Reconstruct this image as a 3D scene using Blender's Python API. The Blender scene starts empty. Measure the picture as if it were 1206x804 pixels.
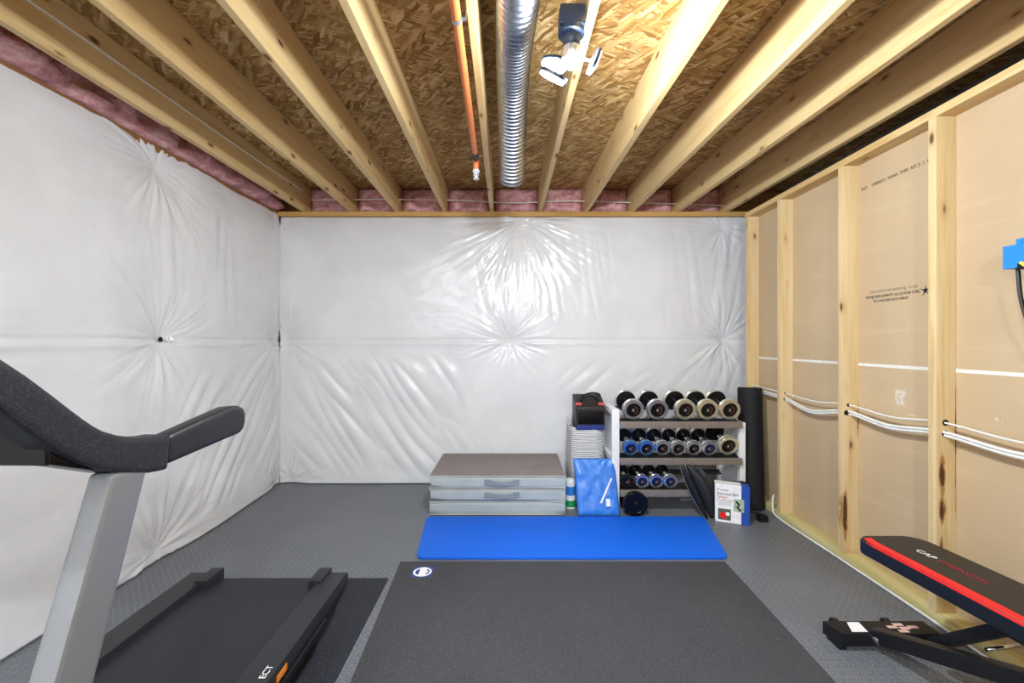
import bpy, bmesh, math, random
import numpy as np
from mathutils import Vector, Matrix, noise, Euler

SC = bpy.context.scene
COL = SC.collection
PI = math.pi
R = math.radians

# ------------------------------------------------------------------ materials
def srgb(h):
    if isinstance(h, str):
        c = [int(h[i:i+2], 16) / 255 for i in (0, 2, 4)]
    else:
        c = [v / 255 for v in h]
    return tuple((v / 12.92 if v <= .04045 else ((v + .055) / 1.055) ** 2.4) for v in c) + (1,)

class NT:
    def __init__(s, name):
        s.m = bpy.data.materials.new(name); s.m.use_nodes = True
        s.t = s.m.node_tree; s.n = s.t.nodes; s.b = s.n['Principled BSDF']
    def node(s, typ, **kw):
        n = s.n.new(typ)
        for k, v in kw.items(): setattr(n, k, v)
        return n
    def link(s, a, b): s.t.links.new(a, b)
    def coords(s, scale=(1, 1, 1), rot=(0, 0, 0), rnd=False, src='Object'):
        tc = s.node('ShaderNodeTexCoord'); mp = s.node('ShaderNodeMapping')
        mp.inputs['Scale'].default_value = scale; mp.inputs['Rotation'].default_value = rot
        out = tc.outputs[src]
        if rnd:
            oi = s.node('ShaderNodeObjectInfo')
            ml = s.node('ShaderNodeVectorMath', operation='MULTIPLY_ADD')
            s.link(oi.outputs['Random'], ml.inputs[0]); ml.inputs[1].default_value = (7, 13, 9)
            s.link(out, ml.inputs[2]); out = ml.outputs[0]
        s.link(out, mp.inputs['Vector'])
        return mp.outputs['Vector']
    def noise(s, vec, scale=5, detail=4, rough=.6, dist=0):
        n = s.node('ShaderNodeTexNoise'); s.link(vec, n.inputs['Vector'])
        n.inputs['Scale'].default_value = scale; n.inputs['Detail'].default_value = detail
        n.inputs['Roughness'].default_value = rough; n.inputs['Distortion'].default_value = dist
        return n.outputs['Fac']
    def voro(s, vec, scale=5, feature='F1', rand=1):
        n = s.node('ShaderNodeTexVoronoi', feature=feature); s.link(vec, n.inputs['Vector'])
        n.inputs['Scale'].default_value = scale; n.inputs['Randomness'].default_value = rand
        return n
    def ramp(s, fac, stops):
        r = s.node('ShaderNodeValToRGB'); s.link(fac, r.inputs['Fac'])
        e = r.color_ramp.elements
        while len(e) > len(stops): e.remove(e[-1])
        while len(e) < len(stops): e.new(.5)
        for el, (p, c) in zip(e, stops):
            el.position = p; el.color = c if len(c) == 4 else tuple(c) + (1,)
        return r.outputs['Color']
    def mix(s, fac, a, b, mode='MIX'):
        n = s.node('ShaderNodeMix', data_type='RGBA', blend_type=mode)
        for sock, v in ((n.inputs[0], fac), (n.inputs[6], a), (n.inputs[7], b)):
            if hasattr(v, 'links') or hasattr(v, 'is_linked'): s.link(v, sock)
            else: sock.default_value = v
        return n.outputs[2]
    def math(s, op, a, b=0, c=None):
        n = s.node('ShaderNodeMath', operation=op)
        for i, v in enumerate((a, b) if c is None else (a, b, c)):
            if hasattr(v, 'is_linked'): s.link(v, n.inputs[i])
            else: n.inputs[i].default_value = v
        return n.outputs[0]
    def bump(s, h, strength=.3, dist=.01, prev=None):
        n = s.node('ShaderNodeBump'); s.link(h, n.inputs['Height'])
        n.inputs['Strength'].default_value = strength; n.inputs['Distance'].default_value = dist
        if prev is not None: s.link(prev, n.inputs['Normal'])
        s.link(n.outputs['Normal'], s.b.inputs['Normal'])
        return n.outputs['Normal']
    def set(s, col=None, rough=None, metal=None, spec=None, coat=None):
        b = s.b.inputs
        if col is not None:
            if hasattr(col, 'is_linked'): s.link(col, b['Base Color'])
            else: b['Base Color'].default_value = col
        if rough is not None:
            if hasattr(rough, 'is_linked'): s.link(rough, b['Roughness'])
            else: b['Roughness'].default_value = rough
        if metal is not None: b['Metallic'].default_value = metal
        if spec is not None: b['Specular IOR Level'].default_value = spec
        if coat is not None: b['Coat Weight'].default_value = coat; b['Coat Roughness'].default_value = .08
        return s

def plain(name, col, rough=.5, metal=0, spec=.5, var=.08, nscale=30, bump=0, bscale=200):
    m = NT(name); c = srgb(col)
    v = m.coords()
    n = m.noise(v, nscale, 3)
    lo = tuple(max(0, x * (1 - var)) for x in c[:3]) + (1,); hi = tuple(min(1, x * (1 + var)) for x in c[:3]) + (1,)
    m.set(m.ramp(n, [(.3, lo), (.7, hi)]), rough, metal, spec)
    if bump: m.bump(m.noise(v, bscale, 2), bump, .002)
    return m.m

def wood(name, axis, light='E3C98F', dark='C29B5C', knots=True, tint=None, scar=()):
    m = NT(name)
    sc = [13, 13, 13]; sc[axis] = .9
    v = m.coords(tuple(sc), rnd=True)
    n1 = m.noise(v, 1.0, 5, .6, .6)
    w = m.node('ShaderNodeTexNoise'); sc2 = [90, 90, 90]; sc2[axis] = 2.2
    v2 = m.coords(tuple(sc2), rnd=True); n2 = m.noise(v2, 1.0, 3, .6)
    col = m.ramp(n1, [(.28, srgb(dark)), (.5, srgb(light)), (.75, srgb(tint or light))])
    col = m.mix(.25, col, m.ramp(n2, [(.35, srgb(dark)), (.65, srgb(light))]), 'MIX')
    if knots:
        sk = [10, 10, 10]; sk[axis] = 4.2
        vk = m.coords(tuple(sk), rnd=True)
        vo = m.voro(vk, 1.0)
        nz = m.noise(v2, .6, 2)
        dd = m.math('ADD', vo.outputs['Distance'], m.math('MULTIPLY', nz, .07))
        k = m.ramp(dd, [(.11, (1, 1, 1, 1)), (.17, (0, 0, 0, 1))])
        h = m.ramp(dd, [(.12, (1, 1, 1, 1)), (.3, (0, 0, 0, 1))])
        col = m.mix(m.math('MULTIPLY', h, .35), col, srgb('A8743A'))
        col = m.mix(m.math('MULTIPLY', k, .85), col, srgb('4A2A14'))
    if scar:
        pos = m.node('ShaderNodeTexCoord'); sp = m.node('ShaderNodeSeparateXYZ'); m.link(pos.outputs['Object'], sp.inputs[0])
        jag = m.noise(m.coords((34, 34, 13)), 1, 4, .65)
        tot = None
        for (cx, wx, cz, wz, amp) in scar:
            ax_ = m.math('DIVIDE', m.math('SUBTRACT', sp.outputs[0], cx), wx); az = m.math('DIVIDE', m.math('SUBTRACT', sp.outputs[2], cz), wz)
            e = m.math('EXPONENT', m.math('MULTIPLY', m.math('ADD', m.math('POWER', ax_, 2), m.math('POWER', az, 2)), -1))
            e = m.math('MULTIPLY', e, amp); tot = e if tot is None else m.math('MAXIMUM', tot, e)
        q = m.math('MULTIPLY', tot, jag)
        col = m.mix(m.ramp(q, [(.20, (0, 0, 0, 1)), (.27, (.8, .8, .8, 1))]), col, srgb('A06A30'))
        col = m.mix(m.ramp(q, [(.38, (0, 0, 0, 1)), (.42, (.9, .9, .9, 1))]), col, srgb('3C2412'))
    m.set(col, .62, spec=.3)
    m.bump(n2, .25, .002)
    return m.m

def mat_osb():
    m = NT('oriented strand board')
    base = m.coords((1, 1, 1))
    warp = m.node('ShaderNodeTexNoise'); m.link(base, warp.inputs['Vector']); warp.inputs['Scale'].default_value = 9
    warp.inputs['Detail'].default_value = 3
    cols = None
    hs = None
    for i, (rz, sx, sy) in enumerate(((.06, 8, 62), (-.16, 10, 80), (.28, 9, 70), (-.42, 11, 75), (.9, 13, 60))):
        mp = m.node('ShaderNodeMapping'); mp.vector_type = 'POINT'
        add = m.node('ShaderNodeVectorMath', operation='MULTIPLY_ADD')
        m.link(warp.outputs['Color'], add.inputs[0]); add.inputs[1].default_value = (.05, .045, 0); m.link(base, add.inputs[2])
        m.link(add.outputs[0], mp.inputs['Vector'])
        mp.inputs['Rotation'].default_value = (0, 0, rz); 
        mp2 = m.node('ShaderNodeMapping'); mp2.inputs['Scale'].default_value = (sx, sy, 1); mp2.inputs['Location'].default_value = (i * 3.3, i * 1.7, 0)
        m.link(mp.outputs[0], mp2.inputs['Vector'])
        vo = m.voro(mp2.outputs[0], 1.0)
        sep = m.node('ShaderNodeSeparateColor'); m.link(vo.outputs['Color'], sep.inputs[0])
        grain = m.noise(mp2.outputs[0], 5, 3)
        tone = m.math('ADD', m.math('MULTIPLY', sep.outputs[0], .8), m.math('MULTIPLY', grain, .3))
        c = m.ramp(tone, [(.06, srgb('5C3E1E')), (.2, srgb('8C6636')), (.5, srgb('AE8850')), (.8, srgb('C8A670')), (1, srgb('E2CA9A'))])
        if cols is None: cols = c; hs = sep.outputs[0]
        else:
            sel = m.node('ShaderNodeMath', operation='GREATER_THAN'); m.link(sep.outputs[1], sel.inputs[0]); sel.inputs[1].default_value = .55
            cols = m.mix(sel.outputs[0], cols, c)
            hs = m.mix(sel.outputs[0], hs, sep.outputs[0])
    bg = m.noise(base, 9, 4)
    cols = m.mix(m.ramp(bg, [(.35, (.4, .4, .4, 1)), (.6, (0, 0, 0, 1))]), cols, srgb('74552E'))
    m.set(cols, .7, spec=.25)
    m.bump(hs, .5, .004)
    return m.m

def mat_vinyl():
    m = NT('white vinyl facing')
    v = m.coords()
    n = m.noise(v, 2.2, 3)
    m.set(m.ramp(n, [(.3, srgb('DADBDF')), (.7, srgb('E6E7EA'))]), .24, spec=.55)
    a = m.noise(v, 14, 5, .65, .8)
    b1 = m.bump(a, .16, .006)
    w = m.noise(m.coords((420, 420, 420)), 1, 1)
    m.bump(w, .05, .001, b1)
    return m.m

def mat_pink():
    m = NT('pink fiberglass')
    v = m.coords((1, 1, 1))
    n = m.noise(v, 16, 6, .7, .5); n2 = m.noise(v, 90, 4, .7)
    c = m.ramp(n, [(.3, srgb('9C565E')), (.48, srgb('D8949A')), (.68, srgb('F6D2D0'))])
    c = m.mix(.3, c, m.ramp(n2, [(.3, srgb('B87A7A')), (.7, srgb('F6D6D4'))]))
    m.set(c, .95, spec=.1); m.bump(n2, .8, .01)
    return m.m

def mat_floor():
    m = NT('grey diamond tread vinyl')
    tc = m.coords((1, 1, 1))
    sep = m.node('ShaderNodeSeparateXYZ'); m.link(tc, sep.inputs[0])
    P = .036
    def bars(ox, oy, ang):
        # one staggered family of raised lozenges
        x = m.math('ADD', sep.outputs[0], ox + 50 * P); y = m.math('ADD', sep.outputs[1], oy + 100 * P)
        fx = m.math('SUBTRACT', m.math('FRACT', m.math('DIVIDE', x, P)), .5)
        fy = m.math('SUBTRACT', m.math('FRACT', m.math('DIVIDE', y, P)), .5)
        c, s_ = math.cos(ang), math.sin(ang)
        u = m.math('ADD', m.math('MULTIPLY', fx, c), m.math('MULTIPLY', fy, s_))
        w = m.math('SUBTRACT', m.math('MULTIPLY', fy, c), m.math('MULTIPLY', fx, s_))
        d = m.math('ADD', m.math('POWER', m.math('DIVIDE', m.math('ABSOLUTE', u), .46), 2), m.math('DIVIDE', m.math('ABSOLUTE', w), .10))
        mr = m.node('ShaderNodeMapRange'); mr.interpolation_type = 'SMOOTHSTEP'
        m.link(d, mr.inputs[0]); mr.inputs[1].default_value = .55; mr.inputs[2].default_value = 1.1
        mr.inputs[3].default_value = 1; mr.inputs[4].default_value = 0
        return mr.outputs[0]
    h = m.math('MAXIMUM', bars(0, 0, R(45)), bars(P / 2, P / 2, R(-45)))
    n = m.noise(tc, 1.3, 4); n2 = m.noise(tc, 160, 3)
    col = m.ramp(n, [(.3, srgb('64686E')), (.7, srgb('747880'))])
    col = m.mix(m.math('MULTIPLY', n2, .25), col, srgb('5A5D60'))
    col = m.mix(m.math('MULTIPLY', h, .36), col, srgb('B0B4BA'))  # specular glints on the raised lozenges put into the colour
    m.set(col, .40, spec=.5)
    m.bump(h, 1.0, .008)
    return m.m

def mat_drywall():
    m = NT('kraft back paper of drywall')
    v = m.coords((1, 1, 1))
    n = m.noise(v, 1.5, 3)
    st = m.noise(m.coords((3, 1.4, 16), (R(-4), 0, 0)), 1, 3, .5, .3)
    col = m.ramp(n, [(.3, srgb('BCA484')), (.7, srgb('C8B08E'))])
    col = m.mix(m.ramp(st, [(.6, (0, 0, 0, 1)), (.75, (.22, .22, .22, 1))]), col, srgb('DDC7A6'))
    sp = m.node('ShaderNodeSeparateXYZ'); m.link(v, sp.inputs[0])
    jag = m.noise(m.coords((60, 60, 34)), 1, 4, .7)
    for cy, wy, cz, wz, am in ((2.165, .045, .968, .058, 1.25), (2.10, .05, .885, .012, 1.05), (1.73, .03, .93, .02, .95), (2.8, .02, 1.16, .05, .95), (1.60, .02, 1.385, .008, 1.1)):
        e = m.math('ADD', m.math('POWER', m.math('DIVIDE', m.math('SUBTRACT', sp.outputs[1], cy), wy), 4), m.math('POWER', m.math('DIVIDE', m.math('SUBTRACT', sp.outputs[2], cz), wz), 4))
        e = m.math('MULTIPLY', m.math('MULTIPLY', m.math('EXPONENT', m.math('MULTIPLY', e, -1)), am), jag)
        col = m.mix(m.ramp(e, [(.50, (0, 0, 0, 1)), (.58, (.75, .75, .75, 1))]), col, srgb('E0D8CC'))
    m.set(col, .6, spec=.3)
    return m.m

def speck(name, base, dot, rough=.75, scale=260, amt=.5, bump=.35, lo=.52, hi=.7, big=.1):
    m = NT(name); v = m.coords()
    n = m.noise(v, scale, 2, .6); n2 = m.noise(v, 1.6, 3)
    c = m.mix(m.ramp(n, [(lo, (0, 0, 0, 1)), (hi, (amt, amt, amt, 1))]), srgb(base), srgb(dot))
    c = m.mix(m.ramp(n2, [(.35, (big, big, big, 1)), (.6, (0, 0, 0, 1))]), c, (0.0, 0.0, 0.0, 1))
    m.set(c, rough, spec=.35); m.bump(n, bump, .001)
    return m.m

def emis(name, col, s):
    m = NT(name); m.b.inputs['Emission Color'].default_value = srgb(col); m.b.inputs['Emission Strength'].default_value = s
    m.set(srgb(col), .4); return m.m

def mat_stripes():
    m = NT('white fabric with navy pinstripes')
    tc = m.coords(); sep = m.node('ShaderNodeSeparateXYZ'); m.link(tc, sep.inputs[0])
    wob = m.noise(tc, 6, 2)
    z = m.math('ADD', sep.outputs[2], m.math('MULTIPLY', wob, .012))
    f = m.math('FRACT', m.math('DIVIDE', m.math('ADD', z, 5), .0155))
    g = m.math('LESS_THAN', f, .28)
    m.set(m.mix(g, srgb('DAD9D8'), srgb('3A4050')), .85, spec=.2)
    return m.m

def mat_plastic_wrap():
    m = NT('blue cloth in clear wrap')
    v = m.coords((1, 1, .5), (0, .6, 0)); n = m.noise(v, 7, 2, .5, 1.2)
    m.set(m.ramp(m.noise(v, 30, 3), [(.3, srgb('2A76D4')), (.7, srgb('3484E2'))]), .35, spec=.5, coat=1)
    m.bump(n, .8, .02)
    return m.m

def mat_duct():
    m = NT('aluminium foil'); v = m.coords()
    n = m.noise(v, 60, 4)
    m.set(m.ramp(n, [(.3, srgb('9EA0A8')), (.7, srgb('CCCED4'))]), .36, 1.0); m.bump(n, .25, .002)
    return m.m

def mat_fabric(name, a, b, sc=220):
    m = NT(name); v = m.coords((sc, sc, sc)); n = m.noise(v, 1, 2); n2 = m.noise(m.coords(), 8, 3)
    c = m.mix(.5, m.ramp(n, [(.3, srgb(a)), (.7, srgb(b))]), m.ramp(n2, [(.3, srgb(a)), (.7, srgb(b))]))
    m.set(c, .9, spec=.15); m.bump(n, .3, .001)
    return m.m

def silver_mat():
    m = speck('silver painted metal', '8A8C90', 'B4B6BA', .3, 420, .4, .05, .6, .75, big=0)
    m.node_tree.nodes['Principled BSDF'].inputs['Metallic'].default_value = .3
    return m
M = dict(
    joist=wood('spruce joist', 1, 'D8BC8A', 'BE9860'), stud=wood('spruce stud', 2, 'DCC496', 'C4A068', tint='E4D2AA'),
    stud_bark=wood('spruce stud with bark', 2, 'DCC496', 'C4A068', tint='E4D2AA', scar=((-.032, .014, .22, .17, 1.15), (.042, .005, .75, .12, 1.0))),
    stud_scar=wood('scarred spruce stud', 2, 'DCC496', 'C09A60', tint='E4D2AA', scar=((-.018, .016, .62, .10, 1.2), (-.02, .014, .46, .07, 1.0), (-.022, .010, .30, .05, .85), (.043, .006, .75, .35, 1.0))),
    plate=wood('spruce plate', 1, 'DFC28E', 'C29A5E'), treated=wood('pale green treated pine', 1, 'D6C98F', 'B4A968', tint='E2D8A8'),
    sill2=wood('dark sill', 1, '8E6638', '6A4822', knots=False),
    sill=wood('spruce sill', 0, 'D0A463', 'A87838', knots=False), osb=mat_osb(), vinyl=mat_vinyl(), pink=mat_pink(), floor=mat_floor(),
    drywall=mat_drywall(), gyp=plain('gypsum edge', 'E6E4DE', .8), concrete=plain('concrete', '9A9894', .9, var=.15, nscale=6),
    rubber=speck('charcoal exercise mat rubber', '3E3E42', '6C6C72', .8, 330, .7, .5), stall=speck('black speckled rubber', '262830', '8A8E9C', .7, 240, .8, .3, .64, .74),
    bluefoam=speck('blue foam', '0862DC', '1270EA', .55, 200, .5, .15, big=0), cloth_top=mat_fabric('warm grey fabric', '7E7674', '8E8684'),
    cloth_side=mat_fabric('pale grey linen', 'A3ACAB', 'B6BEBD'), piping=mat_fabric('pale piping', 'B9BAB6', 'CBCBC6'),
    handlecloth=mat_fabric('grey webbing', '7E888C', '929C9E'),
    plastic=speck('textured black plastic', '24262C', '5A5E68', .5, 420, .5, .5), black=plain('black plastic', '15161A', .45, spec=.35), gloss=plain('gloss black plastic', '0A0A0C', .22, spec=.3),
    rail=speck('graphite rail plastic', '26282C', '46484E', .5, 420, .5, .4), belt=speck('treadmill belt', '22242A', '343640', .5, 420, .7, .2), grip=plain('black foam grip', '26272C', .42, bump=.2),
    silver=silver_mat(), chrome=plain('chrome', 'D5D6DA', .12, 1.0, var=.03),
    nickel=plain('satin silver', 'DCDCE0', .2, .9, var=.02), cream=plain('cream tinted silver', 'E4DFCC', .22, .8, var=.02), bluering=plain('blue tinted silver', '6F9CD8', .25, .8, var=.02),
    bluecap=plain('blue black cap', '101C3C', .2), cap=plain('black cap', '0B0A0C', .35, spec=.35), red=plain('red', 'E01818', .4), redmark=plain('dull red print', '5A2824', .5), greymark=plain('grey print', '8C8680', .4),
    white=plain('white paint', 'E6E6E8', .4, var=.03), taupe=plain('taupe grey metal', '8A8078', .35, .3), greymetal=plain('galvanised steel', 'B8BABC', .3, .9),
    stripes=mat_stripes(), bluewrap=mat_plastic_wrap(), label=plain('white label', 'EEEEF0', .5), navy=plain('navy', '1B2E78', .6), blue=plain('box blue', '1A4AA8', .45),
    ebox=plain('blue pvc', '2484E0', .4), cable=plain('white cable jacket', 'E8E8E4', .45), darkcable=plain('black cable', '121212', .4), yellow=plain('yellow wire', 'E8D020', .4),
    cpvc=plain('orange pipe', 'D8743C', .4), duct=mat_duct(), roller=speck('black foam', '141416', '2A2A2E', .7, 160, .8, .6), vinylblack=speck('black upholstery', '2A2624', '38332F', .45, 300, .5, .2),
    vinylnavy=speck('navy black upholstery', '151B26', '222A38', .4, 300, .5, .2), green=plain('green label', '1E9A50', .4), lightblue=plain('light blue label', '2A7FD0', .4),
    trimred=plain('muted red trim', 'B8504C', .6),
    pad2=plain('matte black shell', '17171A', .55),
    redtext=plain('red print', 'A02428', .5),
    led=emis('white led', 'FFFFFF', 38), smoke=plain('dark blue lamp housing', '26364C', .35), pinklabel=plain('pinkish label', 'D8B4A8', .5), orange=emis('amber reflector', 'E08020', .0),
    photo_dark=plain('printed photo grey', '55645A', .5, var=.5, nscale=60), photo_pale=plain('printed photo pale green', 'A8B8A0', .5, var=.3, nscale=60), ink=plain('stamp ink', '3A3430', .8), inkpale=plain('faint stamp ink', '94826C', .8),
    meshbag=speck('black mesh fabric', '1A1A1C', '5A5A5E', .6, 140, .9, .6, .5, .6), bluelogo=plain('logo blue', '2A3C88', .6), scuff=plain('white scuff', 'D8CDBC', .8), hole=plain('dark hole', '120C08', .9),
)

# ------------------------------------------------------------------ geometry helpers
class MB:
    """collects shapes, in world coordinates, into one mesh"""
    def __init__(s): s.bm = bmesh.new(); s.mi = 0
    def _faces(s, vs, fs, smooth=False):
        bv = [s.bm.verts.new(v) for v in vs]
        for f in fs:
            try:
                nf = s.bm.faces.new([bv[i] for i in f]); nf.material_index = s.mi; nf.smooth = smooth
            except ValueError: pass
        return bv
    def box(s, x0, x1, y0, y1, z0, z1, mat=None, bevel=0, seg=2):
        t = bmesh.new()
        bmesh.ops.create_cube(t, size=1)
        for v in t.verts:
            v.co = Vector(((x0 + x1) / 2 + v.co.x * (x1 - x0), (y0 + y1) / 2 + v.co.y * (y1 - y0), (z0 + z1) / 2 + v.co.z * (z1 - z0)))
        if bevel: bmesh.ops.bevel(t, geom=t.edges[:], offset=bevel, segments=seg, profile=.7, affect='EDGES')
        s._merge(t, mat, bevel > 0)
        return s
    def _merge(s, t, mat=None, smooth=False):
        if mat is not None: bmesh.ops.transform(t, matrix=mat, verts=t.verts[:])
        mp = {}
        for v in t.verts: mp[v] = s.bm.verts.new(v.co)
        for f in t.faces:
            nf = s.bm.faces.new([mp[v] for v in f.verts]); nf.material_index = s.mi; nf.smooth = smooth
        t.free()
    def quadprism(s, pts, vec, bevel=0, seg=2, smooth=None):
        """polygon pts extruded by vec"""
        t = bmesh.new(); n = len(pts); vec = Vector(vec)
        a = [t.verts.new(p) for p in pts]; b = [t.verts.new(Vector(p) + vec) for p in pts]
        t.faces.new(a[::-1]); t.faces.new(b)
        for i in range(n): t.faces.new((a[i], a[(i + 1) % n], b[(i + 1) % n], b[i]))
        bmesh.ops.recalc_face_normals(t, faces=t.faces[:])
        if bevel:
            es = [e for e in t.edges if len(e.link_faces) == 2 and e.calc_face_angle(0) > .5]
            bmesh.ops.bevel(t, geom=es, offset=bevel, segments=seg, profile=.7, affect='EDGES')
        s._merge(t, None, bevel > 0)
        return s
    def tube(s, pts, r, n=10, caps=True, smooth=True, taper=None):
        pts = [Vector(p) for p in pts]; rings = []; prev = None
        for i, p in enumerate(pts):
            d = (pts[min(i + 1, len(pts) - 1)] - pts[max(i - 1, 0)]).normalized()
            if prev is None:
                up = Vector((0, 0, 1)) if abs(d.z) < .9 else Vector((1, 0, 0))
                u = d.cross(up).normalized()
            else:
                u = (prev - d * prev.dot(d)).normalized()
            prev = u; w = d.cross(u)
            rr = r[i] if hasattr(r, '__len__') else r
            rings.append([s.bm.verts.new(p + (u * math.cos(a) + w * math.sin(a)) * rr) for a in [2 * PI * k / n for k in range(n)]])
        for a, b in zip(rings, rings[1:]):
            for k in range(n):
                f = s.bm.faces.new((a[k], a[(k + 1) % n], b[(k + 1) % n], b[k])); f.smooth = smooth; f.material_index = s.mi
        if caps:
            for rg in (rings[0][::-1], rings[-1]):
                f = s.bm.faces.new(rg); f.material_index = s.mi
        return s
    def lathe(s, prof, n=32, mat=None, mids=None, smooth=True):
        """prof: (radius, height) along z; mat: placement matrix; mids: material index per segment"""
        mat = mat or Matrix()
        rings = []
        for r, h in prof:
            if r < 1e-6: rings.append([s.bm.verts.new(mat @ Vector((0, 0, h)))] )
            else: rings.append([s.bm.verts.new(mat @ Vector((r * math.cos(2 * PI * k / n), r * math.sin(2 * PI * k / n), h))) for k in range(n)])
        for i, (a, b) in enumerate(zip(rings, rings[1:])):
            for k in range(n):
                k2 = (k + 1) % n
                if len(a) == 1 and len(b) == 1: continue
                if len(a) == 1: vs = (a[0], b[k], b[k2])
                elif len(b) == 1: vs = (a[k], a[k2], b[0])
                else: vs = (a[k], a[k2], b[k2], b[k])
                f = s.bm.faces.new(vs); f.smooth = smooth
                f.material_index = mids[i] if mids else s.mi
        return s
    def build(s, name, mats, parent=None, weld=False, autosmooth=True, origin=None, kind=None):
        if weld: bmesh.ops.remove_doubles(s.bm, verts=s.bm.verts[:], dist=1e-5)
        bmesh.ops.recalc_face_normals(s.bm, faces=s.bm.faces[:])
        me = bpy.data.meshes.new(name)
        if autosmooth:
            for e in s.bm.edges:
                if len(e.link_faces) == 2 and e.calc_face_angle(0) > R(40): e.smooth = False
        if parent is not None: off = WL.get(parent.name, Vector())
        elif origin is not None: off = Vector(origin)
        else:
            xs = [v.co for v in s.bm.verts]
            lo = [min(c[i] for c in xs) for i in range(3)]; hi = [max(c[i] for c in xs) for i in range(3)]
            off = Vector(((lo[0] + hi[0]) / 2, (lo[1] + hi[1]) / 2, lo[2]))
        for v in s.bm.verts: v.co -= off
        s.bm.to_mesh(me); s.bm.free()
        for mm in (mats if isinstance(mats, (list, tuple)) else [mats]): me.materials.append(mm)
        o = bpy.data.objects.new(name, me); COL.objects.link(o)
        if parent is not None: o.parent = parent
        else: o.location = off
        WL[o.name] = off.copy()
        if kind: o['kind'] = kind
        return o
WL = {}

def tag(o, label, cat, group=None, kind=None):
    if label: o['label'] = label
    if cat: o['category'] = cat
    if group: o['group'] = group
    if kind: o['kind'] = kind
    return o
def empty(name, loc, label, cat, group=None):
    o = bpy.data.objects.new(name, None); COL.objects.link(o); o.location = loc; o.empty_display_size = .05
    WL[o.name] = Vector(loc)
    return tag(o, label, cat, group)
def copy_tree(o, parent=None):
    c = o.copy(); COL.objects.link(c)
    if parent is not None: c.parent = parent
    for ch in list(o.children): copy_tree(ch, c)
    return c
def text(name, s, size, mat, M4, parent, depth=.0004, align='CENTER', sx=1):
    """flat lettering; M4 = world placement of the text plane"""
    cu = bpy.data.curves.new(name, 'FONT'); cu.body = s; cu.size = size; cu.extrude = depth; cu.align_x = align; cu.align_y = 'CENTER'
    cu.materials.append(mat)
    o = bpy.data.objects.new(name, cu); COL.objects.link(o)
    bpy.context.view_layer.update()
    me = bpy.data.meshes.new_from_object(o.evaluated_get(bpy.context.evaluated_depsgraph_get()))
    bpy.data.objects.remove(o); me.name = name
    o = bpy.data.objects.new(name, me); COL.objects.link(o); o.parent = parent
    o.matrix_local = Matrix.Translation(-WL.get(parent.name, Vector())) @ M4 @ Matrix.Diagonal((sx, 1, 1, 1))
    return o
def frame(origin, xaxis, yaxis):
    x = Vector(xaxis).normalized(); y = Vector(yaxis); y = (y - x * y.dot(x)).normalized(); z = x.cross(y)
    m = Matrix((x, y, z)).transposed().to_4x4(); m.translation = Vector(origin); return m
def bez(pts, n=8):
    """Catmull-Rom through pts"""
    P = [Vector(p) for p in pts]; P = [P[0] * 2 - P[1]] + P + [P[-1] * 2 - P[-2]]; out = []
    for i in range(1, len(P) - 2):
        for k in range(n):
            t = k / n; a, b, c, d = P[i-1], P[i], P[i+1], P[i+2]
            out.append(.5 * ((2 * b) + (c - a) * t + (2 * a - 5 * b + 4 * c - d) * t * t + (3 * b - a - 3 * c + d) * t ** 3))
    out.append(P[-2]); return out

ZJ, ZO = 2.396, 2.631          # joist underside, subfloor underside
XR = 1.885                      # room face of the studs
YB = -2.6                       # room end behind the camera

# ------------------------------------------------------------------ the shell
MB().box(-2.3, 2.6, YB, 4.0, -.1, 0).build('floor', M['floor'], origin=(0, 0, 0), kind='structure')
MB().box(-2.3, 2.6, YB, 4.0, ZO, ZO + .018).build('ceiling', M['osb'], origin=(0, 0, 0), kind='structure')
MB().box(-2.3, 2.6, 3.80, 4.0, 0, 2.355).build('wall_back', M['concrete'], kind='structure')
MB().box(-2.3, -2.13, YB, 3.80, 0, 2.355).build('wall_left', M['concrete'], kind='structure')
wf = MB().box(-2.13, 2.6, YB - .1, YB, 0, ZO).build('wall_front', M['gyp'], kind='structure')
wr = MB().box(1.974, 1.987, YB, 3.453, 0.0, 1.112).box(1.974, 1.987, YB, 3.453, 1.128, 2.33).build('wall_right', M['drywall'], origin=(1.974, 0, 0), kind='structure')
MB().box(1.9725, 1.986, YB, 3.453, 1.112, 1.128).build('trim_1', M['gyp'], kind='structure')
MB().box(2.45, 2.6, YB, 3.8, 0, ZO).build('wall_right_beyond', M['concrete'], kind='structure')
# rim boards above the foundation walls
MB().box(-2.3, 2.6, 3.93, 3.97, ZJ, ZO).build('trim_2', M['sill'], kind='structure')
MB().box(-2.27, -2.23, YB, 3.93, ZJ, ZO).build('trim_3', M['plate'], kind='structure')

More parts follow.
